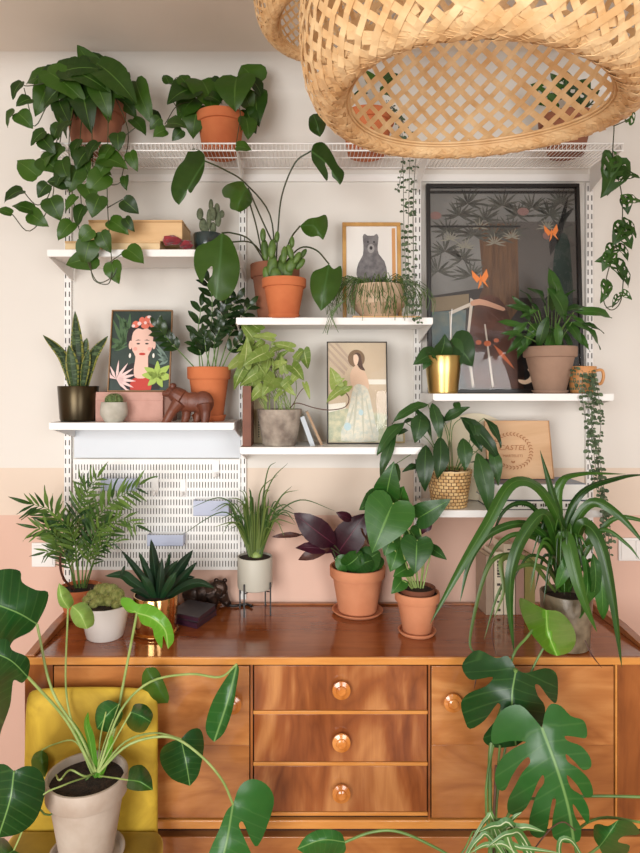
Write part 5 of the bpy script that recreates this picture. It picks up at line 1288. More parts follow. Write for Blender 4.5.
text('CASTEL', lambda x, y: m(cx0+x, .47-y, 7), .125, BU, t, 'lettering', .25)
text('MARTELETI', lambda x, y: m(cx0+x, .61-y, 7), .062, BU, t, 'lettering')
multi(t, m, 'small_heart', [petal(cx0, .735, cx0-.03, .69, .016), petal(cx0, .735, cx0+.03, .69, .016)], BU, 6, 0)
o = MB().lathe([(0, 0), (.001, 0), (36/S(-.06), .001), (37/S(-.06), .004), (36/S(-.06), .007), (0, .006)], (0, 0, 0), 48)
pc = P(470, 468, -.045); R_ = Matrix.Rotation(PI/2-.14, 3, 'X'); rr_ = 44/S(-.045)*.98
o = MB().lathe([(0, 0), (rr_*.8, .0), (rr_, .004), (rr_, .007), (rr_*.8, .004), (0, .004)], (0, 0, 0), 56, mat=R_)
zc_ = ZF+rr_*.992+.001; o.v = [(v[0]+xs(476, -.045), v[1]-.045, v[2]+zc_) for v in o.v]
MAT['cream_plate'] = mat('cream_board', (226, 214, 186), .6)
o = o.build('round_board', MAT['cream_plate'], origin=(xs(476, -.045), -.05, ZF)); tag(o, 'round cream board leaning on the wall behind the basket plant', 'board')
# ================================================================== ON THE SIDEBOARD
ZS = ZT+.0004
def yc(pyb, wpx):                 # centre depth of a round pot whose front foot is seen at row pyb
    Yf = ytop_on(pyb); return Yf+wpx/2/S(Yf)
# areca palm
Yp = -.10
t, c, rt = plant('parlour_palm', 'feathery palm in terracotta pot behind the cactus at the left end of the sideboard', 80, -.13, ZS, 586, 42, MAT['terra'], rb=.046)
mb = MB(); mb.nocalc = True; sm = MB()
Yf_ = -.15
for pts, n, l, w_ in (([(79,588,-.13),(75,540,-.13),(80,505,-.14),(97,478,-.16)], 14, 24, 1.0), ([(84,588,-.13),(92,535,-.14),(108,505,-.17),(138,487,-.20)], 15, 28, 1.0), ([(76,588,-.13),(68,540,-.14),(52,512,-.18),(32,504,-.22)], 14, 28, .9),
     ([(77,588,-.14),(64,550,-.17),(52,532,-.2),(38,528,-.22)], 12, 24, .8), ([(86,588,-.13),(100,545,-.16),(120,520,-.2),(136,525,-.22)], 12, 22, .8), ([(75,588,-.14),(68,562,-.17),(58,550,-.2),(46,552,-.22)], 8, 18, .7), ([(84,588,-.13),(94,560,-.16),(104,545,-.2),(116,542,-.2)], 7, 17, .7),
     ([(82,588,-.12),(84,530,-.12),(88,500,-.13),(84,484,-.14)], 12, 20, .9), ([(80,588,-.15),(76,550,-.18),(70,530,-.2),(60,520,-.22)], 12, 22, .8), ([(83,588,-.15),(90,552,-.18),(98,530,-.2),(110,522,-.22)], 12, 22, .8)):
    pinnate(mb, sm, pts, n, l, 'lance', .52, r=(.0024, .0008), start=.34, fwd=.85, spread=.7, droop=.2)
mb.build('fronds', LM['palm'], t); sm.build('stems', MAT['stem'], t)
mb = MB(); mb.nocalc = True
for pts in ([(72,590,-.15),(62,575,-.18),(60,558,-.19),(63,548,-.19)], [(74,590,-.15),(66,582,-.18),(62,578,-.19)]): pblade(mb, pts, 2.5)
mb.build('dry_fronds', LM['dry'], t)
# white pot with cactus
MAT['white_glaze'] = mat('white_glazed_pot', (214, 208, 202), .3, coat=.3)
Yw = yc(643, 34)
t, c, rt = plant('cactus_cluster', 'cluster of round cacti in a glossy white pot, left on the sideboard', 105, Yw, ZS, 603, 49, MAT['white_glaze'], style='taper', rb=18/S(Yw), cat='cactus', soil_d=.06)
MAT['cactus_y'] = mat('yellow_green_cactus', (158, 160, 92), .7, rgb2=(112, 122, 56), nscale=90, bump=.8, bscale=300)
mb = MB(); rg = random.Random(2); sp_ = MB()
for (px, py, r_) in ((105,592,10),(93,596,7),(117,595,8),(99,600,6.5),(110,601,7),(87,600,5),(122,601,5.5),(104,604,5),(94,604,5),(116,605,5),(100,590,7),(112,590,7)):
    Yq_ = Yw+rg.uniform(-.02, .01)-(py-597)*.002
    p = P(px, py, Yq_); r = r_/S(Yq_)
    mb.ball(p, r*.92, 1, 1, .95, 24, 10, rib=.07, nr=10, rnd=rg.random())
    for i in range(26):
        u = rg.uniform(-.1, 1); a = rg.uniform(0, 6.28); q_ = math.sqrt(1-u*u); d = V(q_*math.cos(a), q_*math.sin(a), u)
        sp_.tube([p+d*r, p+d*(r+.004)+V(rg.uniform(-.002, .002), 0, .001)], .00025, 3, 0)
mb.build('bodies', MAT['cactus_y'], t); tag(sp_.build('spines', MAT['spine'], t), kind='stuff')
# gold pot dracaena
Yg = yc(641, 42)
t, c, rt = plant('gold_pot_succulent', 'dark strappy rosette plant in a shiny gold pot on the sideboard', 156, Yg, ZS+.0, 594, 44.5, MAT['copper_gold'], style='cyl', rb=20.5/S(Yg), soil_d=.05)
mb = MB(); mb.nocalc = True
for pts, w_ in (([(158,598,0),(154,565,.0),(151,539,.0)], 9), ([(156,598,-.01),(138,572,-.02),(121,550,-.03)], 6), ([(154,597,-.03),(132,582,-.05),(122,575,-.06),(105,576,-.07)], 9), ([(162,598,0),(178,570,-.0),(193,550,.0)], 10), ([(164,598,0),(182,578,-.01),(197,562,-.02)], 7),
                ([(166,598,-.02),(186,586,-.04),(200,583,-.05),(214,588,-.06)], 8), ([(161,598,.02),(166,572,.03),(170,552,.03)], 5), ([(156,598,.02),(146,570,.03),(139,552,.03)], 6), ([(164,598,.0),(184,580,.0),(195,577,.0)], 5), ([(158,600,-.03),(160,580,-.04),(162,557,-.03)], 7), ([(160,600,-.03),(170,582,-.05),(176,572,-.05)], 7),
                ([(155,600,-.03),(147,584,-.05),(141,575,-.05)], 7), ([(152,600,-.03),(140,592,-.05),(130,590,-.06)], 6), ([(160,600,-.01),(166,575,.0),(178,560,.0)], 7), ([(154,600,-.01),(148,575,.0),(142,562,.0)], 6), ([(120,578,-.065),(123,570,-.065),(125,565,-.06)], 3)):
    pblade(mb, [(x, y, Yg+d) for x, y, d in pts], w_*1.15, fold=.55, taper=.4)
mb.build('foliage', LM['drac'], t)
MB().lathe([(0, 0), (rt*.6, 0), (rt*1.02, .008), (rt*1.02, .010), (rt*.6, .003), (0, .002)], (c.x, Yg, ZS-.0), 40).build('dish', MAT['copper_gold'], t)
# dark purple books
MAT['plum'] = mat('plum_leather', (66, 34, 52), .35, rgb2=(48, 26, 38), nscale=20, coat=.3); MAT['plum_top'] = mat('dark_grey_cover', (62, 58, 62), .4)
def obook(lb, pts, h0, h1, cov, mid):       # pts: four corners measured on the table, counter-clockwise
    cen = sum(pts, Vector())/4
    t = thing('book', lb, 'book', (cen.x, cen.y, h0))
    def lay(za, zc, ins): 
        q = [cen+(p-cen)*(1-ins) for p in pts]; return [V(p.x, p.y, za) for p in q], V(0, 0, zc-za)
    m_ = MB(); a, e = lay(h0, h0+.002, 0); m_.prism(a, e); a, e = lay(h1-.002, h1, 0); m_.prism(a, e); m_.build('cover', cov, t, smooth=False)
    a, e = lay(h0+.002, h1-.002, .03); MB().prism(a, e).build('pages', mid, t, smooth=False)
    return t
yA, yB = ytop_on(629), ytop_on(612)
bp = [P(183,628,yA), P(196,629,yA-.004), P(216,619,ytop_on(619)), P(204,610,ytop_on(609))]
bp = [V(P(168,622,ytop_on(622)).x, ytop_on(622), 0), V(P(197,629,ytop_on(629)).x, ytop_on(629), 0), V(P(217,615,ytop_on(615)).x, ytop_on(615), 0), V(P(190,609,ytop_on(609)).x, ytop_on(609), 0)]
hA = .017
obook('plum-coloured book under another, behind the gold pot', bp, ZS, ZS+hA, MAT['plum'], MAT['plum'])
cen = sum(bp, Vector())/4; R2 = Matrix.Rotation(.06, 3, 'Z')
bp2 = [cen+R2 @ ((p-cen)*.97) for p in bp]
obook('charcoal-topped book resting on the plum-coloured book', bp2, ZS+hA+.0004, ZS+2*hA, MAT['plum_top'], MAT['plum'])
# dark bronze bear
MAT['bronze_bear'] = mat('bronze_patina', (70, 52, 42), .3, metal=.6, rgb2=(46, 36, 32), nscale=40, bump=.3, bscale=120)
Yb2 = ytop_on(607.2); s2 = 1/S(Yb2)
q = lambda px, py, dy=0: (P(px, py, Yb2).x, Yb2+dy, P(px, py, Yb2).z)
zfoot = P(0, 0, 0).z
def qq(px, h, dy=0): return (P(px, 0, Yb2).x, Yb2+dy, ZS+h*s2)
t = thing('bronze_bear', 'small dark bronze bear figurine on the sideboard next to the plant stand', 'figurine', (xs(208, Yb2), Yb2, ZS))
blob('body', [(qq(192,13), (10*s2, .017, 9*s2)), (qq(203,14), (12*s2, .017, 9.5*s2)), (qq(219,19,-.004), (9*s2, .018, 8.5*s2))],
     [([qq(208,14), qq(214,16), qq(219,19)], [10*s2, 9.5*s2, 8*s2]), ([qq(219,17,-.014), qq(218.5,15.5,-.026), qq(218,15,-.032)], [4.5*s2, 3.6*s2, 2.8*s2]),
      ([qq(190,10,-.008), qq(189,4,-.010), qq(186,3.4,-.012)], [6.5*s2, 4.2*s2, 3*s2]), ([qq(194,10,.008), qq(195,4,.010), qq(192,3.4,.010)], [6.5*s2, 4.2*s2, 3*s2]),
      ([qq(213,12,-.008), qq(214,4,-.012), qq(213,3.4,-.020)], [6.5*s2, 4.4*s2, 3.2*s2]), ([qq(222,12,.004), qq(226,5,.004), qq(229,3.6,-.006)], [6.5*s2, 4.4*s2, 3.2*s2])], MAT['bronze_bear'], t, .0014)
for ex_ in (216.5, 225): MB().ball(qq(ex_,27,-.004), 2.4*s2, 1, .7, 1, 10, 8).build('ear', MAT['bronze_bear'], t)
# cable behind
o = MB(); pz = ZS+.0055
o.tube([(xs(225,-.03), -.035, pz), (xs(234,-.04), -.045, pz), (xs(246,-.03), -.030, pz), (xs(252,-.05), -.05, pz)], .0045, 8, 6)
tag(o.build('power_cable', MAT['black'], origin=(xs(236,-.03), -.03, ZS)), 'short black cable lying behind the black plant stand', 'cable')
# grey pot on black stand with grass
Yst = yc(617, 30)
t = thing('grass_plant', 'fountain of thin grassy leaves in pale grey pot on a black metal stand', 'potted plant', (xs(255, Yst), Yst, ZS))
MAT['greige'] = mat('pale_grey_pot', (186, 182, 168), .5)
zb_ = P(0, 588, Yst).z; rt = 17.6/S(Yst); hp = P(0, 556, Yst).z-zb_
zs = pot(t, (xs(255, Yst), Yst), zb_, hp, rt, MAT['greige'], 'cyl', rb=rt*.99, soil_d=.06)
mb = MB(); cx_ = xs(255, Yst)
for a in (PI*.25+.25, PI*.75+.25, PI*1.25+.25, PI*1.75+.25):
    x, y = cx_+(rt+.003)*math.cos(a), Yst+(rt+.003)*math.sin(a)
    mb.box(x-.0025, x+.0025, y-.0025, y+.0025, ZS, zb_+.028)
    mb.tube([(x, y, zb_-.003), (cx_, Yst, zb_-.003)], .002, 6, 0)
mb.build('stand', MAT['black'], t, smooth=False)
c = V(cx_, Yst, zs)
mb = MB(); mb.nocalc = True; rg = random.Random(14)
def gb(pts, w_=2.2, **k): pblade(mb, [(x, y, Yst+d) for x, y, d in pts], w_, fold=.3, taper=.3, **k)
for pts in ([(257,556,0),(262,510,0),(272,480,-.01),(288,463,-.02)], [(256,556,0),(258,510,0),(262,488,-.02),(278,475,-.04)], [(258,556,0),(268,520,0),(280,498,-.02),(292,486,-.03)], [(258,556,0),(266,520,-.02),(282,505,-.05),(294,510,-.06)], [(258,556,0),(272,520,-.02),(300,500,-.04),(335,511,-.06)],
            [(254,556,0),(244,520,-.02),(222,498,-.04),(190,508,-.06)], [(254,556,0),(242,530,-.02),(222,512,-.05),(180,536,-.08)], [(254,556,0),(244,535,-.02),(232,522,-.05),(222,535,-.06)], [(255,556,0),(248,515,0),(240,500,-.02),(226,498,-.04)], [(257,556,0),(268,528,-.02),(284,512,-.04),(296,524,-.06)],
            [(257,556,0),(270,530,-.03),(276,520,-.05),(286,540,-.07)], [(254,556,0),(250,520,.01),(243,505,.02),(236,500,.02)], [(256,556,0),(262,505,.01),(268,470,.01),(276,462,.01)]): gb(pts, 1.5)
for i in range(42):
    a = rg.uniform(-1, 1); h = rg.uniform(28, 70); o_ = a*rg.uniform(8, 34); dy = rg.uniform(-.06, .03)
    gb([(255+a*6, 557, rg.uniform(-.015, .015)), (255+a*9+o_*.25, 557-h*.55, dy*.4), (255+a*9+o_*.6, 557-h*.92, dy*.8), (255+a*10+o_*(1.1+.3*(h < 55)), 557-h*(1.0 if h > 60 else .8), dy)], rg.uniform(1.1, 2.1))
for i in range(14):
    a = rg.uniform(-1, 1); gb([(256+a*5, 558, rg.uniform(-.01, .01)), (256+a*9, 535, -.01), (256+a*14, 505-rg.uniform(0, 10), -.02)], 4)
mb.build('foliage', LM['grass'], t)
MB().ball(c+V(.004, 0, .006), .018, 1, 1, .9, 16, 10).build('bulb', MAT['stem_pale'], t)
# calathea
Yc_ = yc(622, 54)
t, c, rt = plant('calathea', 'plant with dark purple leaves in the larger terracotta pot with saucer, centre of the sideboard', 357.5, Yc_, ZS, 567, 55, MAT['terra_pale'], rb=19/S(Yc_), saucer=(25.5/S(Yc_), .012), saucer_m=MAT['terra_pale'])
for d_, k_, w_, lm, nm in (([(335,545,294,513,.75),(346,560,333,590,0.01),(334,558,366,513,.85),(333,551,295,548,.5),(352,520,336,512,.7)], 'ell', 1.5, 'purple', 'purple_leaves'),):
    leaves(t, [r for r in d_ if r[4] > .1], Yc_-.03, .02, k_, LM[lm], w_, nm, tipdY=-.03)
leaves(t, [(330,548,298,560,.6),(333,541,300,534,.35),(302,535,272,537,.35),(370,545,360,528,.7)], Yc_-.045, .01, 'ell', LM['dry'], 1.3, 'dried_leaves', tipdY=-.01)
leaves(t, [(348,568,337,556,1.1),(356,568,374,560,1.2),(352,566,352,548,1.2),(362,566,380,552,1.2),(346,566,362,552,1.1),(368,566,384,560,1.0)], Yc_-.04, .01, 'round', LM['philo'], 1.0, 'low_leaves')
mb = MB()
for pts in ([(350,567,0),(340,555,-.02),(334,545,-.03)], [(350,567,0),(338,560,-.03),(333,551,-.04)], [(352,567,0),(340,566,-.02),(334,558,-.03)], [(352,567,0),(340,552,-.03),(330,543,-.045),(302,535,-.045)], [(352,567,0),(342,556,-.03),(331,548,-.045)], [(357,567,.0),(356,540,-.01),(352,520,-.02)]): stem(mb, [(x, y, Yc_+d) for x, y, d in pts], .0022)
mb.build('stems', MAT['stem_dark'], t)
# philodendron in front
Yd = yc(641, 40)
t, c, rt = plant('heart_leaf_philodendron', 'plant with big glossy heart leaves in the smaller terracotta pot with saucer', 417, Yd, ZS, 592.5, 44, MAT['terra_pale'], rb=14/S(Yd), saucer=(19/S(Yd), .012), saucer_m=MAT['terra_pale'], soil_d=.03)
zi = c.z
b = MB().lathe([(rt*.62, zi-.03), (rt*.80, zi+.012), (rt*.83, zi+.022), (rt*.77, zi+.022), (rt*.7, zi+.010), (0, zi+.010)], (c.x, Yd, 0), 40); b.build('inner_pot', MAT['book_brown'], t)
MB().disc((c.x, Yd, zi+.0125), rt*.72, 28, bump=.006).build('inner_soil', MAT['soil'], t)
for r_ in ((393,503,372,553,1.0,-.05),(381,499,359,510,1.05,-.02),(400,500,404,486,1.3,0),(386,497,394,461,.75,-.01),(418,518,451,499,.7,-.02),(417,540,415,574,1.05,-.05),(432,549,447,560,.7,-.01),(402,580,391,594,.9,-.02),(408,568,393,577,1,-.01),(398,546,390,572,1.1,0),(392,535,384,556,1.1,0),(410,530,420,546,1,.01),(376,508,384,492,1.2,.02)):
    mb = MB(); mb.nocalc = True; y0 = Yd+r_[5]
    leaf(mb, P(r_[0], r_[1], y0), P(r_[2], r_[3], y0-.03), 'heart', r_[4], fold=.18, arch=.10, K=3, hint=(rng.uniform(-.3, .3), -1, .5), rip=.02, rnd=rng.random())
    mb.build('leaf', LM['philo'], t, ang=0)
leaves(t, [(420,535,430,516,.6),(424,532,432,524,.8)], Yd, .01, 'ell', LM['purple'], 1.4, 'young_leaves')
mb = MB()
for pts in ([(417,592,0),(405,560,-.02),(398,520,-.04),(393,503,-.05)], [(415,592,0),(398,560,-.01),(388,520,-.02),(381,499,-.02)], [(418,592,0),(406,550,0),(400,500,0)], [(420,592,0),(424,560,0),(420,530,-.01),(418,518,-.02)], [(420,592,0),(422,565,-.03),(417,540,-.05)], [(422,592,0),(428,565,0),(432,549,-.01)], [(414,592,0),(408,584,-.02),(402,580,-.02)], [(416,592,0),(410,576,0),(408,568,-.01)],
            [(414,592,0),(404,565,0),(398,546,0)], [(419,592,0),(412,540,0),(395,510,0),(386,497,-.01)], [(418,592,.01),(415,550,.01),(420,535,.0)]): stem(mb, [(x, y, Yd+d) for x, y, d in pts], .0024)
mb.build('stems', MAT['stem_pale'], t)

# ---- books behind the big strappy plant
c1 = mat('taupe_cover', (164, 142, 122), .6, rgb2=(150, 128, 110), nscale=10); c2 = mat('ivory_spine', (222, 210, 186), .6); c3 = mat('mustard_green_spine', (150, 142, 82), .6); c4 = mat('dusty_rose_spine', (176, 140, 126), .6)
Yk = ytop_on(615); s_k = S(Yk)
def std_book(lb, px0, px1, py_top, cov, dep, Y0, yaw=.08, mark=None):
    x0, x1 = xs(px0, Y0), xs(px1, Y0); z1 = P(0, py_top, Y0).z
    t = thing('book', lb, 'book', ((x0+x1)/2, Y0, ZS), 'upright books behind the strappy plant')
    o_ = V(x0, Y0, 0); u = V(1, 0, 0); v = V(-math.sin(yaw), math.cos(yaw), 0); w_ = x1-x0; ct = .0022
    def bx(mb, a, b_, c_, d, e, f):
        pts = [o_+u*a+v*c_, o_+u*b_+v*c_, o_+u*b_+v*d, o_+u*a+v*d]; mb.prism([V(p.x, p.y, e) for p in pts], V(0, 0, f-e))
    m_ = MB(); bx(m_, 0, ct, 0, dep, ZS, z1); bx(m_, w_-ct, w_, 0, dep, ZS, z1); bx(m_, ct, w_-ct, 0, ct, ZS, z1); m_.build('cover', cov, t, smooth=False)
    m_ = MB(); bx(m_, ct, w_-ct, ct, dep-.003, ZS+.003, z1-.003); m_.build('pages', MAT['page'], t, smooth=False)
    if mark:
        m_ = MB(); q_ = random.Random(mark); z = ZS+.012
        while z < z1-.02:
            l = q_.uniform(.004, .010); bx(m_, w_*.3, w_*.7, -.0006, 0, z, z+l); z += l+q_.choice((.002, .003, .02))
        m_.build('spine_lettering', MAT['ink'], t, smooth=False)
    return t
std_book('leftmost upright book, taupe cover with a broad side facing left', 486, 493.5, 556, c1, .095, Yk, mark=None)
std_book('thin ivory upright book right of the taupe one', 494.5, 503, 552, c2, .09, Yk+.001, mark=5)
std_book('taller ivory upright book with dark lettering, behind the long strap leaf', 504, 515, 544, c2, .09, Yk+.002, mark=9)
std_book('pale rose upright book in the row behind the strappy plant', 516, 524, 552, c4, .09, Yk+.003)
std_book('mustard-green upright book at the right end of the row', 525, 535, 556, c3, .09, Yk+.004)

# ---- big strappy plant in glass-like pot
MAT['patina'] = mat('patterned_grey_brown_pot', (132, 118, 96), .35, rgb2=(94, 82, 64), nscale=30, bump=.3)
Ypp = yc(655, 44)
t, c, rt = plant('strappy_screw_pine', 'big arching strap-leaved plant at the right end of the sideboard', 566, Ypp, ZS, 592, 50, MAT['patina'], style='cyl', rb=22/S(Ypp))
mb = MB(); mb.nocalc = True
def bl(pts, w_, m2=None, **k): pblade(m2 or mb, [(x, y, Ypp+d) for x, y, d in pts], w_*(1.08 if w_ > 6 else .85), fold=.35, **k)
bl([(565,592,0),(566,545,-.02),(553,495,-.03),(540,450,-.03)], 9, taper=.3)
bl([(565,592,0),(562,530,-.02),(540,488,-.06),(512,483,-.10),(487,524,-.13),(461,567,-.15),(430,624,-.16)], 11, taper=.55, hint=(-.3, -1, .8))
bl([(564,592,0),(556,540,-.05),(544,514,-.09),(524,536,-.12),(512,568,-.14),(510,605,-.14),(514,652,-.14)], 11, taper=.5)
bl([(566,592,0),(561,530,-.02),(560,484,-.02),(581,473,-.04),(626,474,-.08)], 8, taper=.5, hint=(0, -.6, 1))
bl([(566,592,0),(566,530,-.02),(582,492,-.03),(620,477,-.05),(648,474,-.06)], 7, taper=.5, hint=(0, -.6, 1))
bl([(568,592,0),(571,535,-.03),(592,503,-.05),(619,515,-.08),(648,548,-.10)], 9, taper=.5)
bl([(568,592,0),(578,535,-.05),(588,526,-.08),(602,548,-.11),(613,598,-.13),(622,668,-.14)], 13, taper=.45)
bl([(566,592,0),(562,545,-.07),(568,540,-.10),(576,572,-.13),(584,600,-.14),(597,632,-.14)], 14, taper=.4)
bl([(563,592,0),(552,545,-.03),(525,524,-.07),(490,534,-.10),(470,562,-.12),(460,602,-.13)], 7, taper=.5)
bl([(566,592,.02),(585,545,.0),(605,530,-.02),(628,545,-.04),(640,560,-.05)], 5, taper=.4)
bl([(568,592,0),(585,555,.02),(612,520,.01),(640,520,0),(655,530,0)], 6, taper=.4)
bl([(562,592,0),(548,548,.02),(520,534,.02),(498,545,.01),(482,575,-.01)], 6, taper=.4)
bl([(564,592,0),(550,535,.01),(530,505,.0),(505,510,-.02),(488,548,-.04)], 6, taper=.4)
bl([(568,592,0),(590,560,-.05),(602,575,-.08),(606,598,-.09)], 4, taper=.3)
rg = random.Random(77)
for i in range(48):
    a = rg.uniform(-1, 1); h = rg.uniform(30, 72); o_ = a*rg.uniform(18, 52); dy = rg.uniform(-.12, .03)
    bl([(565+a*5, 590, 0), (565+o_*.35, 590-h*.8, dy*.4), (565+o_*.75, 590-h, dy*.8), (565+o_*1.1, 590-h+rg.uniform(12, 50), dy)], rg.uniform(2.5, 5.5), taper=.35)
mb.build('strap_leaves', LM['strap'], t)
leaves(t, [(584,556,579,618,.5),(600,560,603,620,.42),(592,552,592,600,.5),(572,548,556,590,.5)], Ypp-.10, .01, 'ell', LM['philo'], 1.3, 'broad_leaves')
m2 = MB(); m2.nocalc = True
bl([(560,592,-.01),(548,570,-.06),(522,566,-.10),(500,590,-.12),(484,640,-.14)], 5, m2, taper=.4)
bl([(556,592,-.01),(530,560,-.06),(500,556,-.10),(484,578,-.12),(470,640,-.13),(478,655,-.14)], 5, m2, taper=.4)
bl([(556,592,-.01),(528,560,-.08),(502,560,-.11),(504,590,-.13),(494,618,-.14)], 6, m2, taper=.4)
m2.build('thin_leaves', LM['grass'], t)
m2 = MB(); m2.nocalc = True
for q_, w_ in (([(494,618,-.14),(492,635,-.145),(496,655,-.145)], 1.6), ([(585,640,-.14),(592,655,-.15),(602,668,-.15)], 1.4), ([(471,648,-.13),(478,665,-.15),(474,690,-.16)], 1.8)):
    m2 = MB(); m2.nocalc = True; bl(q_, w_, m2); m2.build('dry_tip', LM['dry'], t)

# ================================================================== CHAIR with MONSTERA
def velvet(name, c_, c2):
    m = M(name); m.set(Roughness=.75); m.b.inputs['Sheen Weight'].default_value = .8; m.b.inputs['Sheen Roughness'].default_value = .35; m.b.inputs['Sheen Tint'].default_value = lin((240, 214, 110))
    tc = m.N('ShaderNodeTexCoord'); nz = m.N('ShaderNodeTexNoise'); nz.inputs['Scale'].default_value = 9; nz.inputs['Detail'].default_value = 5; nz.inputs['Distortion'].default_value = .6
    m.L(tc.outputs['Object'], nz.inputs['Vector']); cr = m.N('ShaderNodeValToRGB'); e = cr.color_ramp.elements; e[0].position = .35; e[0].color = lin(c2); e[1].position = .65; e[1].color = lin(c_)
    m.L(nz.outputs['Fac'], cr.inputs[0]); m.L(cr.outputs[0], m.b.inputs['Base Color']); return m.m
MAT['velvet'] = velvet('mustard_velvet', (206, 172, 52), (158, 126, 24))
MAT['velvet_shaded'] = velvet('mustard_velvet_shaded', (150, 118, 24), (116, 90, 16))  # same velvet darkened: the seat's shading and nap put into the colour
YH = -.50
cx0_, cx1_ = xs(25, YH), xs(160, YH); zt_c, zs_c = P(0, 688, YH).z, .436
t = thing('velvet_chair', 'mustard velvet dining chair standing in front of the sideboard, holding a potted plant', 'chair', ((cx0_+cx1_)/2, -.72, 0))
def cushion(x0, x1, y0, y1, z0, z1, bv, nm, mt, seg=5):
    o = MB().box(x0, x1, y0, y1, z0, z1).build(nm, mt, t, ang=0); md = o.modifiers.new('b', 'BEVEL'); md.width = bv; md.segments = seg; return o
# backrest: slightly curved upholstered panel
mb = MB(); nx, nz_ = 14, 12; fr = []; 
for side in (0, 1):
    for i in range(nz_+1):
        for k in range(nx+1):
            u = k/nx*2-1; v = i/nz_
            edge = max(abs(u)**8, abs(2*v-1)**10)
            th = .024*(1-.75*edge)
            y = YH-.015*(1-u*u)*0+.012*u*u*-1 + (-th if side == 0 else th) - .0*v
            x = (cx0_+cx1_)/2+u*(cx1_-cx0_)/2*(1-.02*v-.03*max(0, v-.9)*10*abs(u)**6); z = zs_c-.09+(zt_c-zs_c+.09)*v*(1-.015*abs(u)**6)
            mb.v.append((x, y+.02*(v-.5), z)); mb.uv.append((0, 0)); mb.r.append(.5)
n1 = (nx+1)*(nz_+1)
for i in range(nz_):
    for k in range(nx):
        a = i*(nx+1)+k; mb.f.append((a, a+1, a+nx+2, a+nx+1)); mb.f.append((n1+a+nx+1, n1+a+nx+2, n1+a+1, n1+a))
ring = [k for k in range(nx)]+[nx+i*(nx+1) for i in range(nz_)]+[nz_*(nx+1)+nx-k for k in range(nx)]+[(nz_-i)*(nx+1) for i in range(nz_)]
for a, b in zip(ring, ring[1:]+ring[:1]): mb.f.append((a, n1+a, n1+b, b))
mb.mi = [0]*len(mb.f); mb.build('backrest', MAT['velvet'], t, sub=1, ang=0)
cushion(cx0_-.02, cx1_+.02, YH-.46, YH-.028, zs_c-.075, zs_c, .03, 'seat', MAT['velvet_shaded'])
for x in (cx0_+.02, cx1_-.02):
    for y, dy in ((YH-.42, -.02), (YH-.06, .02)):
        MB().tube([(x, y, zs_c-.07), (x+(.02 if x > (cx0_+cx1_)/2 else -.02), y+dy, .0)], [.013, .009], 12, 0).build('leg', MAT['black'], t)
# stitch seam across the backrest
# monstera pot
Ym = YH-.140
t = thing('monstera', 'young monstera with long pale stems in chalky taupe clay pot standing on the velvet chair', 'potted plant', (xs(87, Ym), Ym, zs_c))
rt = 39.5/S(Ym); h_ = P(0, 775, Ym).z-zs_c
zs = pot(t, (xs(87, Ym), Ym), zs_c+.0003, h_, rt, MAT['grey_clay'], 'classic', rb=rt*.64, saucer=(rt*.93, .018), soil_d=.07)
c = V(xs(87, Ym), Ym, zs)
def big(mid, left, right, d0, d1, lm='monstera', base=Ym, nm='leaf', **kw):
    if base == Ym: d0, d1 = min(d0, .13)*1.0, min(d1, .13)*1.0
    return tleaf(mid, left, right, base+d0, base+d1, **kw).build(nm, LM[lm], t, ang=0)
big([(237,664),(228,700),(214,742)], [(237,664),(226,678),(213,700),(206,722),(207,734),(214,742)], [(237,664),(239,670),(236,690),(232,712),(224,733),(214,742)], .10, .06, 'monstera', fold=.5)
big([(181,739),(186,762),(190,786)], [(181,739),(170,742),(161,750),(161,764),(172,779),(190,786)], [(181,739),(190,730),(200,729),(204,742),(202,760),(198,776),(190,786)], .06, .03, 'monstera')
big([(233,804),(226,845),(214,890)], [(233,804),(226,812),(219,830),(210,850),(206,868),(214,890)], [(233,804),(240,786),(252,779),(266,784),(274,798),(270,818),(258,846),(250,838),(243,822),(239,826),(246,842),(252,860),(240,880),(214,890)], .02, -.05, 'monstera')
big([(146,668),(156,684),(168,703)], [(146,668),(142,676),(143,694),(152,703),(168,703)], [(146,668),(156,668),(164,682),(169,696),(168,703)], .18, .17, 'philo_dark')
big([(131,712),(141,716),(151,722)], [(131,712),(126,722),(133,731),(144,732),(151,722)], [(131,712),(135,704),(146,705),(153,714),(151,722)], .04, .03, 'monstera')
big([(119,704),(108,714),(97,729)], [(119,704),(108,700),(98,706),(95,718),(97,729)], [(119,704),(123,714),(118,725),(108,732),(97,729)], .08, .06, 'monstera')
big([(128,780),(140,782),(153,790)], [(128,780),(130,768),(142,765),(151,776),(153,790)], [(128,780),(127,788),(138,791),(153,790)], -.10, -.12, 'philo')
big([(42,750),(42,762),(45,777)], [(42,750),(34,754),(31,764),(36,773),(45,777)], [(42,750),(48,756),(48,768),(45,777)], .10, .09, 'philo_dark')
big([(69,609),(62,598),(59,583)], [(69,609),(60,606),(57,594),(59,583)], [(69,609),(74,602),(68,590),(59,583)], .14, .15, 'pale_new')
big([(72,606),(80,614),(87,629)], [(72,606),(70,614),(76,626),(87,629)], [(72,606),(84,602),(93,612),(94,624),(87,629)], .14, .12, 'pale_new')
big([(137,613),(152,618),(165,630),(168,649)], [(137,613),(128,612),(121,604),(122,598),(130,598),(138,604),(150,604),(162,612),(171,624),(174,640),(168,649)], [(137,613),(142,624),(152,628),(154,636),(158,644),(162,648),(163,636),(165,640),(168,649)], .17, .15, 'bright')
mb = MB()
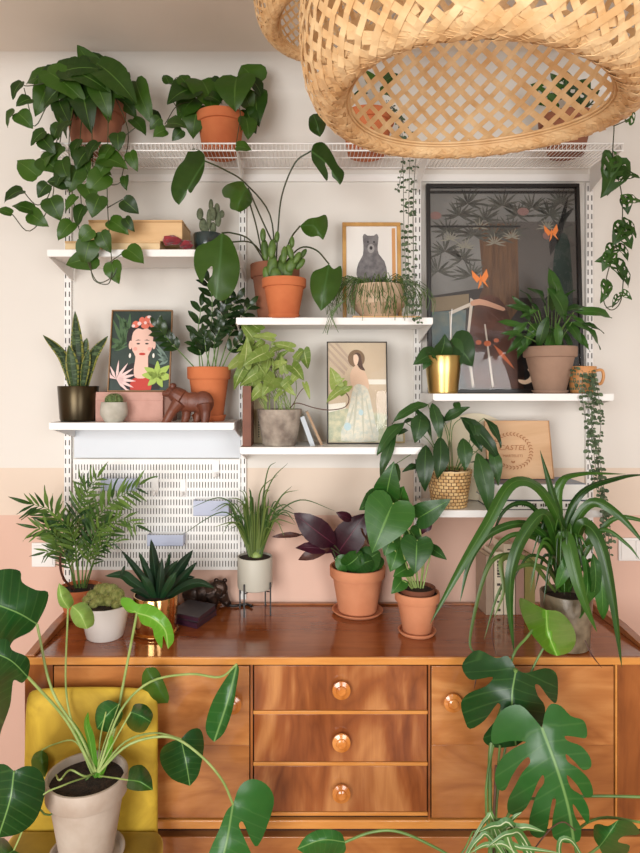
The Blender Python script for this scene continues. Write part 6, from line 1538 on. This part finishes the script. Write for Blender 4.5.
M_ = [([(96,772,0),(80,735,.04),(52,690,.06),(37,624,.08)], .0035), ([(96,772,0),(78,740,.06),(66,690,.12),(68,609,.15)], .0026), ([(98,772,0),(112,740,.08),(124,680,.14),(137,613,.17)], .0036), ([(98,772,0),(120,712,.06),(150,682,.10),(190,674,.11),(220,677,.10),(237,664,.10)], .003), ([(99,772,0),(125,742,.02),(155,733,.05),(181,739,.06)], .0024),
      ([(99,772,0),(130,744,.0),(170,737,.02),(200,755,.02),(222,780,.02),(233,804,.02)], .0032), ([(94,772,0),(66,720,.0),(28,677,-.04)], .0034), ([(92,774,0),(76,742,.04),(55,744,.08),(42,750,.10)], .002), ([(90,776,0),(64,785,-.08),(38,800,-.12),(14,850,-.14)], .002), ([(97,772,0),(104,745,.04),(119,704,.08)], .002),
      ([(98,772,0),(115,740,.03),(131,712,.04)], .002), ([(100,776,0),(115,778,-.07),(128,780,-.10)], .0018), ([(98,772,0),(100,740,.05),(106,712,.05)], .002), ([(94,774,0),(84,776,-.04),(70,770,-.05),(60,780,-.09),(56,775,-.03)], .0022)]
for pts, r_ in M_: stem(mb, [(x, y, Ym+min(d, .135)) for x, y, d in pts], r_, 8)
mb.build('stems', MAT['stem_pale'], t)
mb = MB(); mb.nocalc = True
for pts in ([(96,778,0),(90,742,.02),(86,725,.03),(88,712,.03)], [(99,778,0),(108,750,.02),(112,735,.02)], [(95,778,0),(82,745,.04),(72,720,.06)]): pblade(mb, [(x, y, Ym+d) for x, y, d in pts], 8, fold=.9, taper=.3)
mb.build('sheaths', LM['bright'], t)
# the big left-hand leaves of the same plant
big([(37,624),(16,612),(-22,598)][::1], [(37,624),(30,632),(14,640),(8,648),(-4,640),(-22,598)], [(37,624),(46,606),(48,592),(36,590),(22,582),(20,571),(4,569),(-14,576),(-22,598)], .08, .02, 'monstera', rnd=.2)
big([(28,677),(10,660),(-14,650)], [(28,677),(30,664),(26,656),(12,650),(8,640),(-4,640),(-14,650)], [(28,677),(22,683),(14,680),(12,690),(10,706),(2,728),(-4,744),(-12,720),(-14,650)], -.04, -.10, 'monstera', rnd=.1)
big([(14,771),(10,800),(-2,838)], [(14,771),(4,764),(-10,768),(-22,790),(-14,820),(-2,838)], [(14,771),(26,766),(38,769),(45,782),(43,802),(34,822),(18,834),(-2,838)], -.14, -.16, 'monstera')
big([(14,850),(6,856),(-6,870)], [(14,850),(4,838),(-8,842),(-12,856),(-6,870)], [(14,850),(22,856),(16,868),(-6,870)], -.14, -.15, 'philo')
mb = MB(); stem(mb, [(90,776,Ym),(50,815,Ym-.06),(30,790,Ym-.12),(14,771,Ym-.14)], .0022); mb.build('low_stem', MAT['stem'], t)

# ================================================================== BIG MONSTERA ON THE FLOOR
Yr = -.66
MAT['big_pot'] = mat('white_floor_pot', (220, 216, 208), .5)
t = thing('large_monstera', 'large monstera with deeply cut leaves hanging over the right sideboard door', 'potted plant', (xs(450, Yr-.12), Yr-.12, 0))
zs = pot(t, (xs(450, Yr-.12), Yr-.12), 0, .26, .13, MAT['big_pot'], 'taper', rb=.10)
Mk = Yr
big([(516,669),(512,700),(516,746)], [(516,669),(508,656),(496,658),(479,650),(468,656),(462,667),(469,679),(480,679),(493,677),(486,686),(469,693),(461,703),(464,718),(470,729),(485,720),(498,703),(500,714),(484,735),(486,744),(498,748),(516,746)],
    [(516,669),(526,673),(545,668),(556,673),(558,688),(556,703),(548,697),(540,686),(535,685),(538,696),(545,707),(541,728),(516,746)], .08, .05, 'monstera', base=Mk, rnd=.05)
big([(542,728),(556,766),(568,806),(574,843)], [(542,728),(532,716),(520,705),(505,708),(495,720),(491,735),(494,744),(510,741),(526,742),(514,748),(501,759),(495,774),(497,788),(505,790),(512,776),(520,764),(528,757),(530,763),(522,773),(515,786),(508,800),(508,812),(516,815),(526,808),(533,794),(538,782),(543,775),(544,783),(537,793),(532,808),(529,822),(531,834),(540,838),(547,830),(550,812),(553,798),(556,801),(553,816),(552,832),(556,840),(566,843),(574,843)],
    [(542,728),(545,713),(551,704),(561,706),(571,716),(583,720),(587,729),(586,738),(576,737),(565,736),(568,741),(581,746),(590,757),(591,767),(583,770),(575,762),(566,754),(568,762),(579,769),(590,781),(593,795),(585,797),(577,785),(567,775),(571,788),(582,796),(589,810),(588,824),(581,815),(573,804),(575,816),(581,828),(580,840),(574,843)], -.02, -.06, 'monstera', base=Mk, rnd=.75, edgeY=0)
big([(546,610),(548,632),(557,656)], [(546,610),(534,604),(520,598),(521,612),(529,630),(538,642),(547,652),(557,656)], [(546,610),(560,612),(572,625),(576,640),(570,652),(557,656)], .10, .06, 'bright', base=Mk, fold=.6)
big([(599,847),(606,838),(618,820)], [(599,847),(594,838),(594,826),(600,824),(608,826),(618,820)], [(599,847),(606,858),(622,860),(630,846),(618,842),(624,836),(640,834),(632,822),(618,820)], -.08, -.10, 'monstera', base=Mk)
big([(345,842),(322,840),(297,849)], [(345,842),(340,832),(322,829),(306,836),(297,849)], [(345,842),(345,852),(330,860),(312,858),(297,849)], -.08, -.10, 'monstera', base=Mk)
root = (465, 985, -.14)
mb = MB()
for pts, r_ in (([root,(490,853,-.04),(490,800,.02),(491,745,.08),(505,700,.09),(516,669,.08)], .0055), ([root,(496,850,0),(516,800,.05),(540,765,.05),(542,728,-.015)], .004), ([(498,900,-.1),(486,790,.03),(505,700,.12),(513,656,.12),(528,636,.15),(546,612,.115)], .0035), ([(548,640,.14),(532,670,.13),(512,720,.09),(497,800,.04),(498,880,-.06)], .003),
                ([(590,905,0),(575,840,.02),(600,818,0),(645,823,-.02)], .003), ([(512,800,.04),(560,797,.05),(600,796,.04),(645,797,.02)], .0035), ([(520,900,-.04),(560,860,-.08),(585,856,-.08),(599,847,-.08)], .003), ([(490,880,-.1),(440,850,-.1),(400,832,-.1),(372,832,-.09),(345,842,-.08)], .003),
                ([root,(476,838,-.06),(464,850,-.06),(450,870,-.08)], .002), ([(493,900,-.1),(494,820,.04),(497,780,.05),(500,745,.06)], .003)):
    stem(mb, [(x, y, Mk+d) for x, y, d in pts], r_, 8)
mb.build('stems', MAT['stem'], t)
mb = MB(); stem(mb, [(494,900,Mk-.08),(493,840,Mk-.02),(495,790,Mk+.01),(496,765,Mk+.03)], .003, 6); stem(mb, [(520,870,Mk-.08),(545,835,Mk-.07),(562,822,Mk-.08),(575,830,Mk-.08)], .0016); mb.build('aerial_roots', MAT['stem_brown'], t)
# striped plant at the bottom
Yv = Yr-.16
t = thing('striped_spider_plant', 'green and cream striped strap-leaved plant at the bottom edge below the hanging monstera leaves', 'potted plant', (xs(535, Yv), Yv, 0))
zs = pot(t, (xs(590, Yv), Yv-.02), 0, .17, .07, MAT['terra'], 'classic')
mb = MB(); mb.nocalc = True
for pts, w_ in (([(588,990,0),(500,850,0),(478,840,0),(455,880,0)], 5), ([(588,990,0),(500,832,.02),(488,818,.02),(462,860,0)], 5), ([(588,990,0),(510,845,0),(522,828,0),(545,832,-.02)], 8), ([(590,990,0),(520,838,.0),(498,826,.0),(478,832,-.01)], 8), ([(590,990,0),(505,850,.02),(520,848,.0),(560,853,-.02)], 6), ([(590,990,0),(520,860,0),(490,845,0),(470,853,-.01)], 6), ([(592,990,0),(560,860,0),(570,840,0),(590,870,0)], 5), ([(589,990,0),(498,840,.02),(512,820,.02),(522,812,.02)], 5), ([(590,990,0),(530,850,.0),(510,834,-.02),(486,848,-.02)], 7)):
    pblade(mb, [(x, y, Yv+d) for x, y, d in pts], w_, fold=.4, taper=.5)
mb.build('foliage', LM['strap_var'], t)
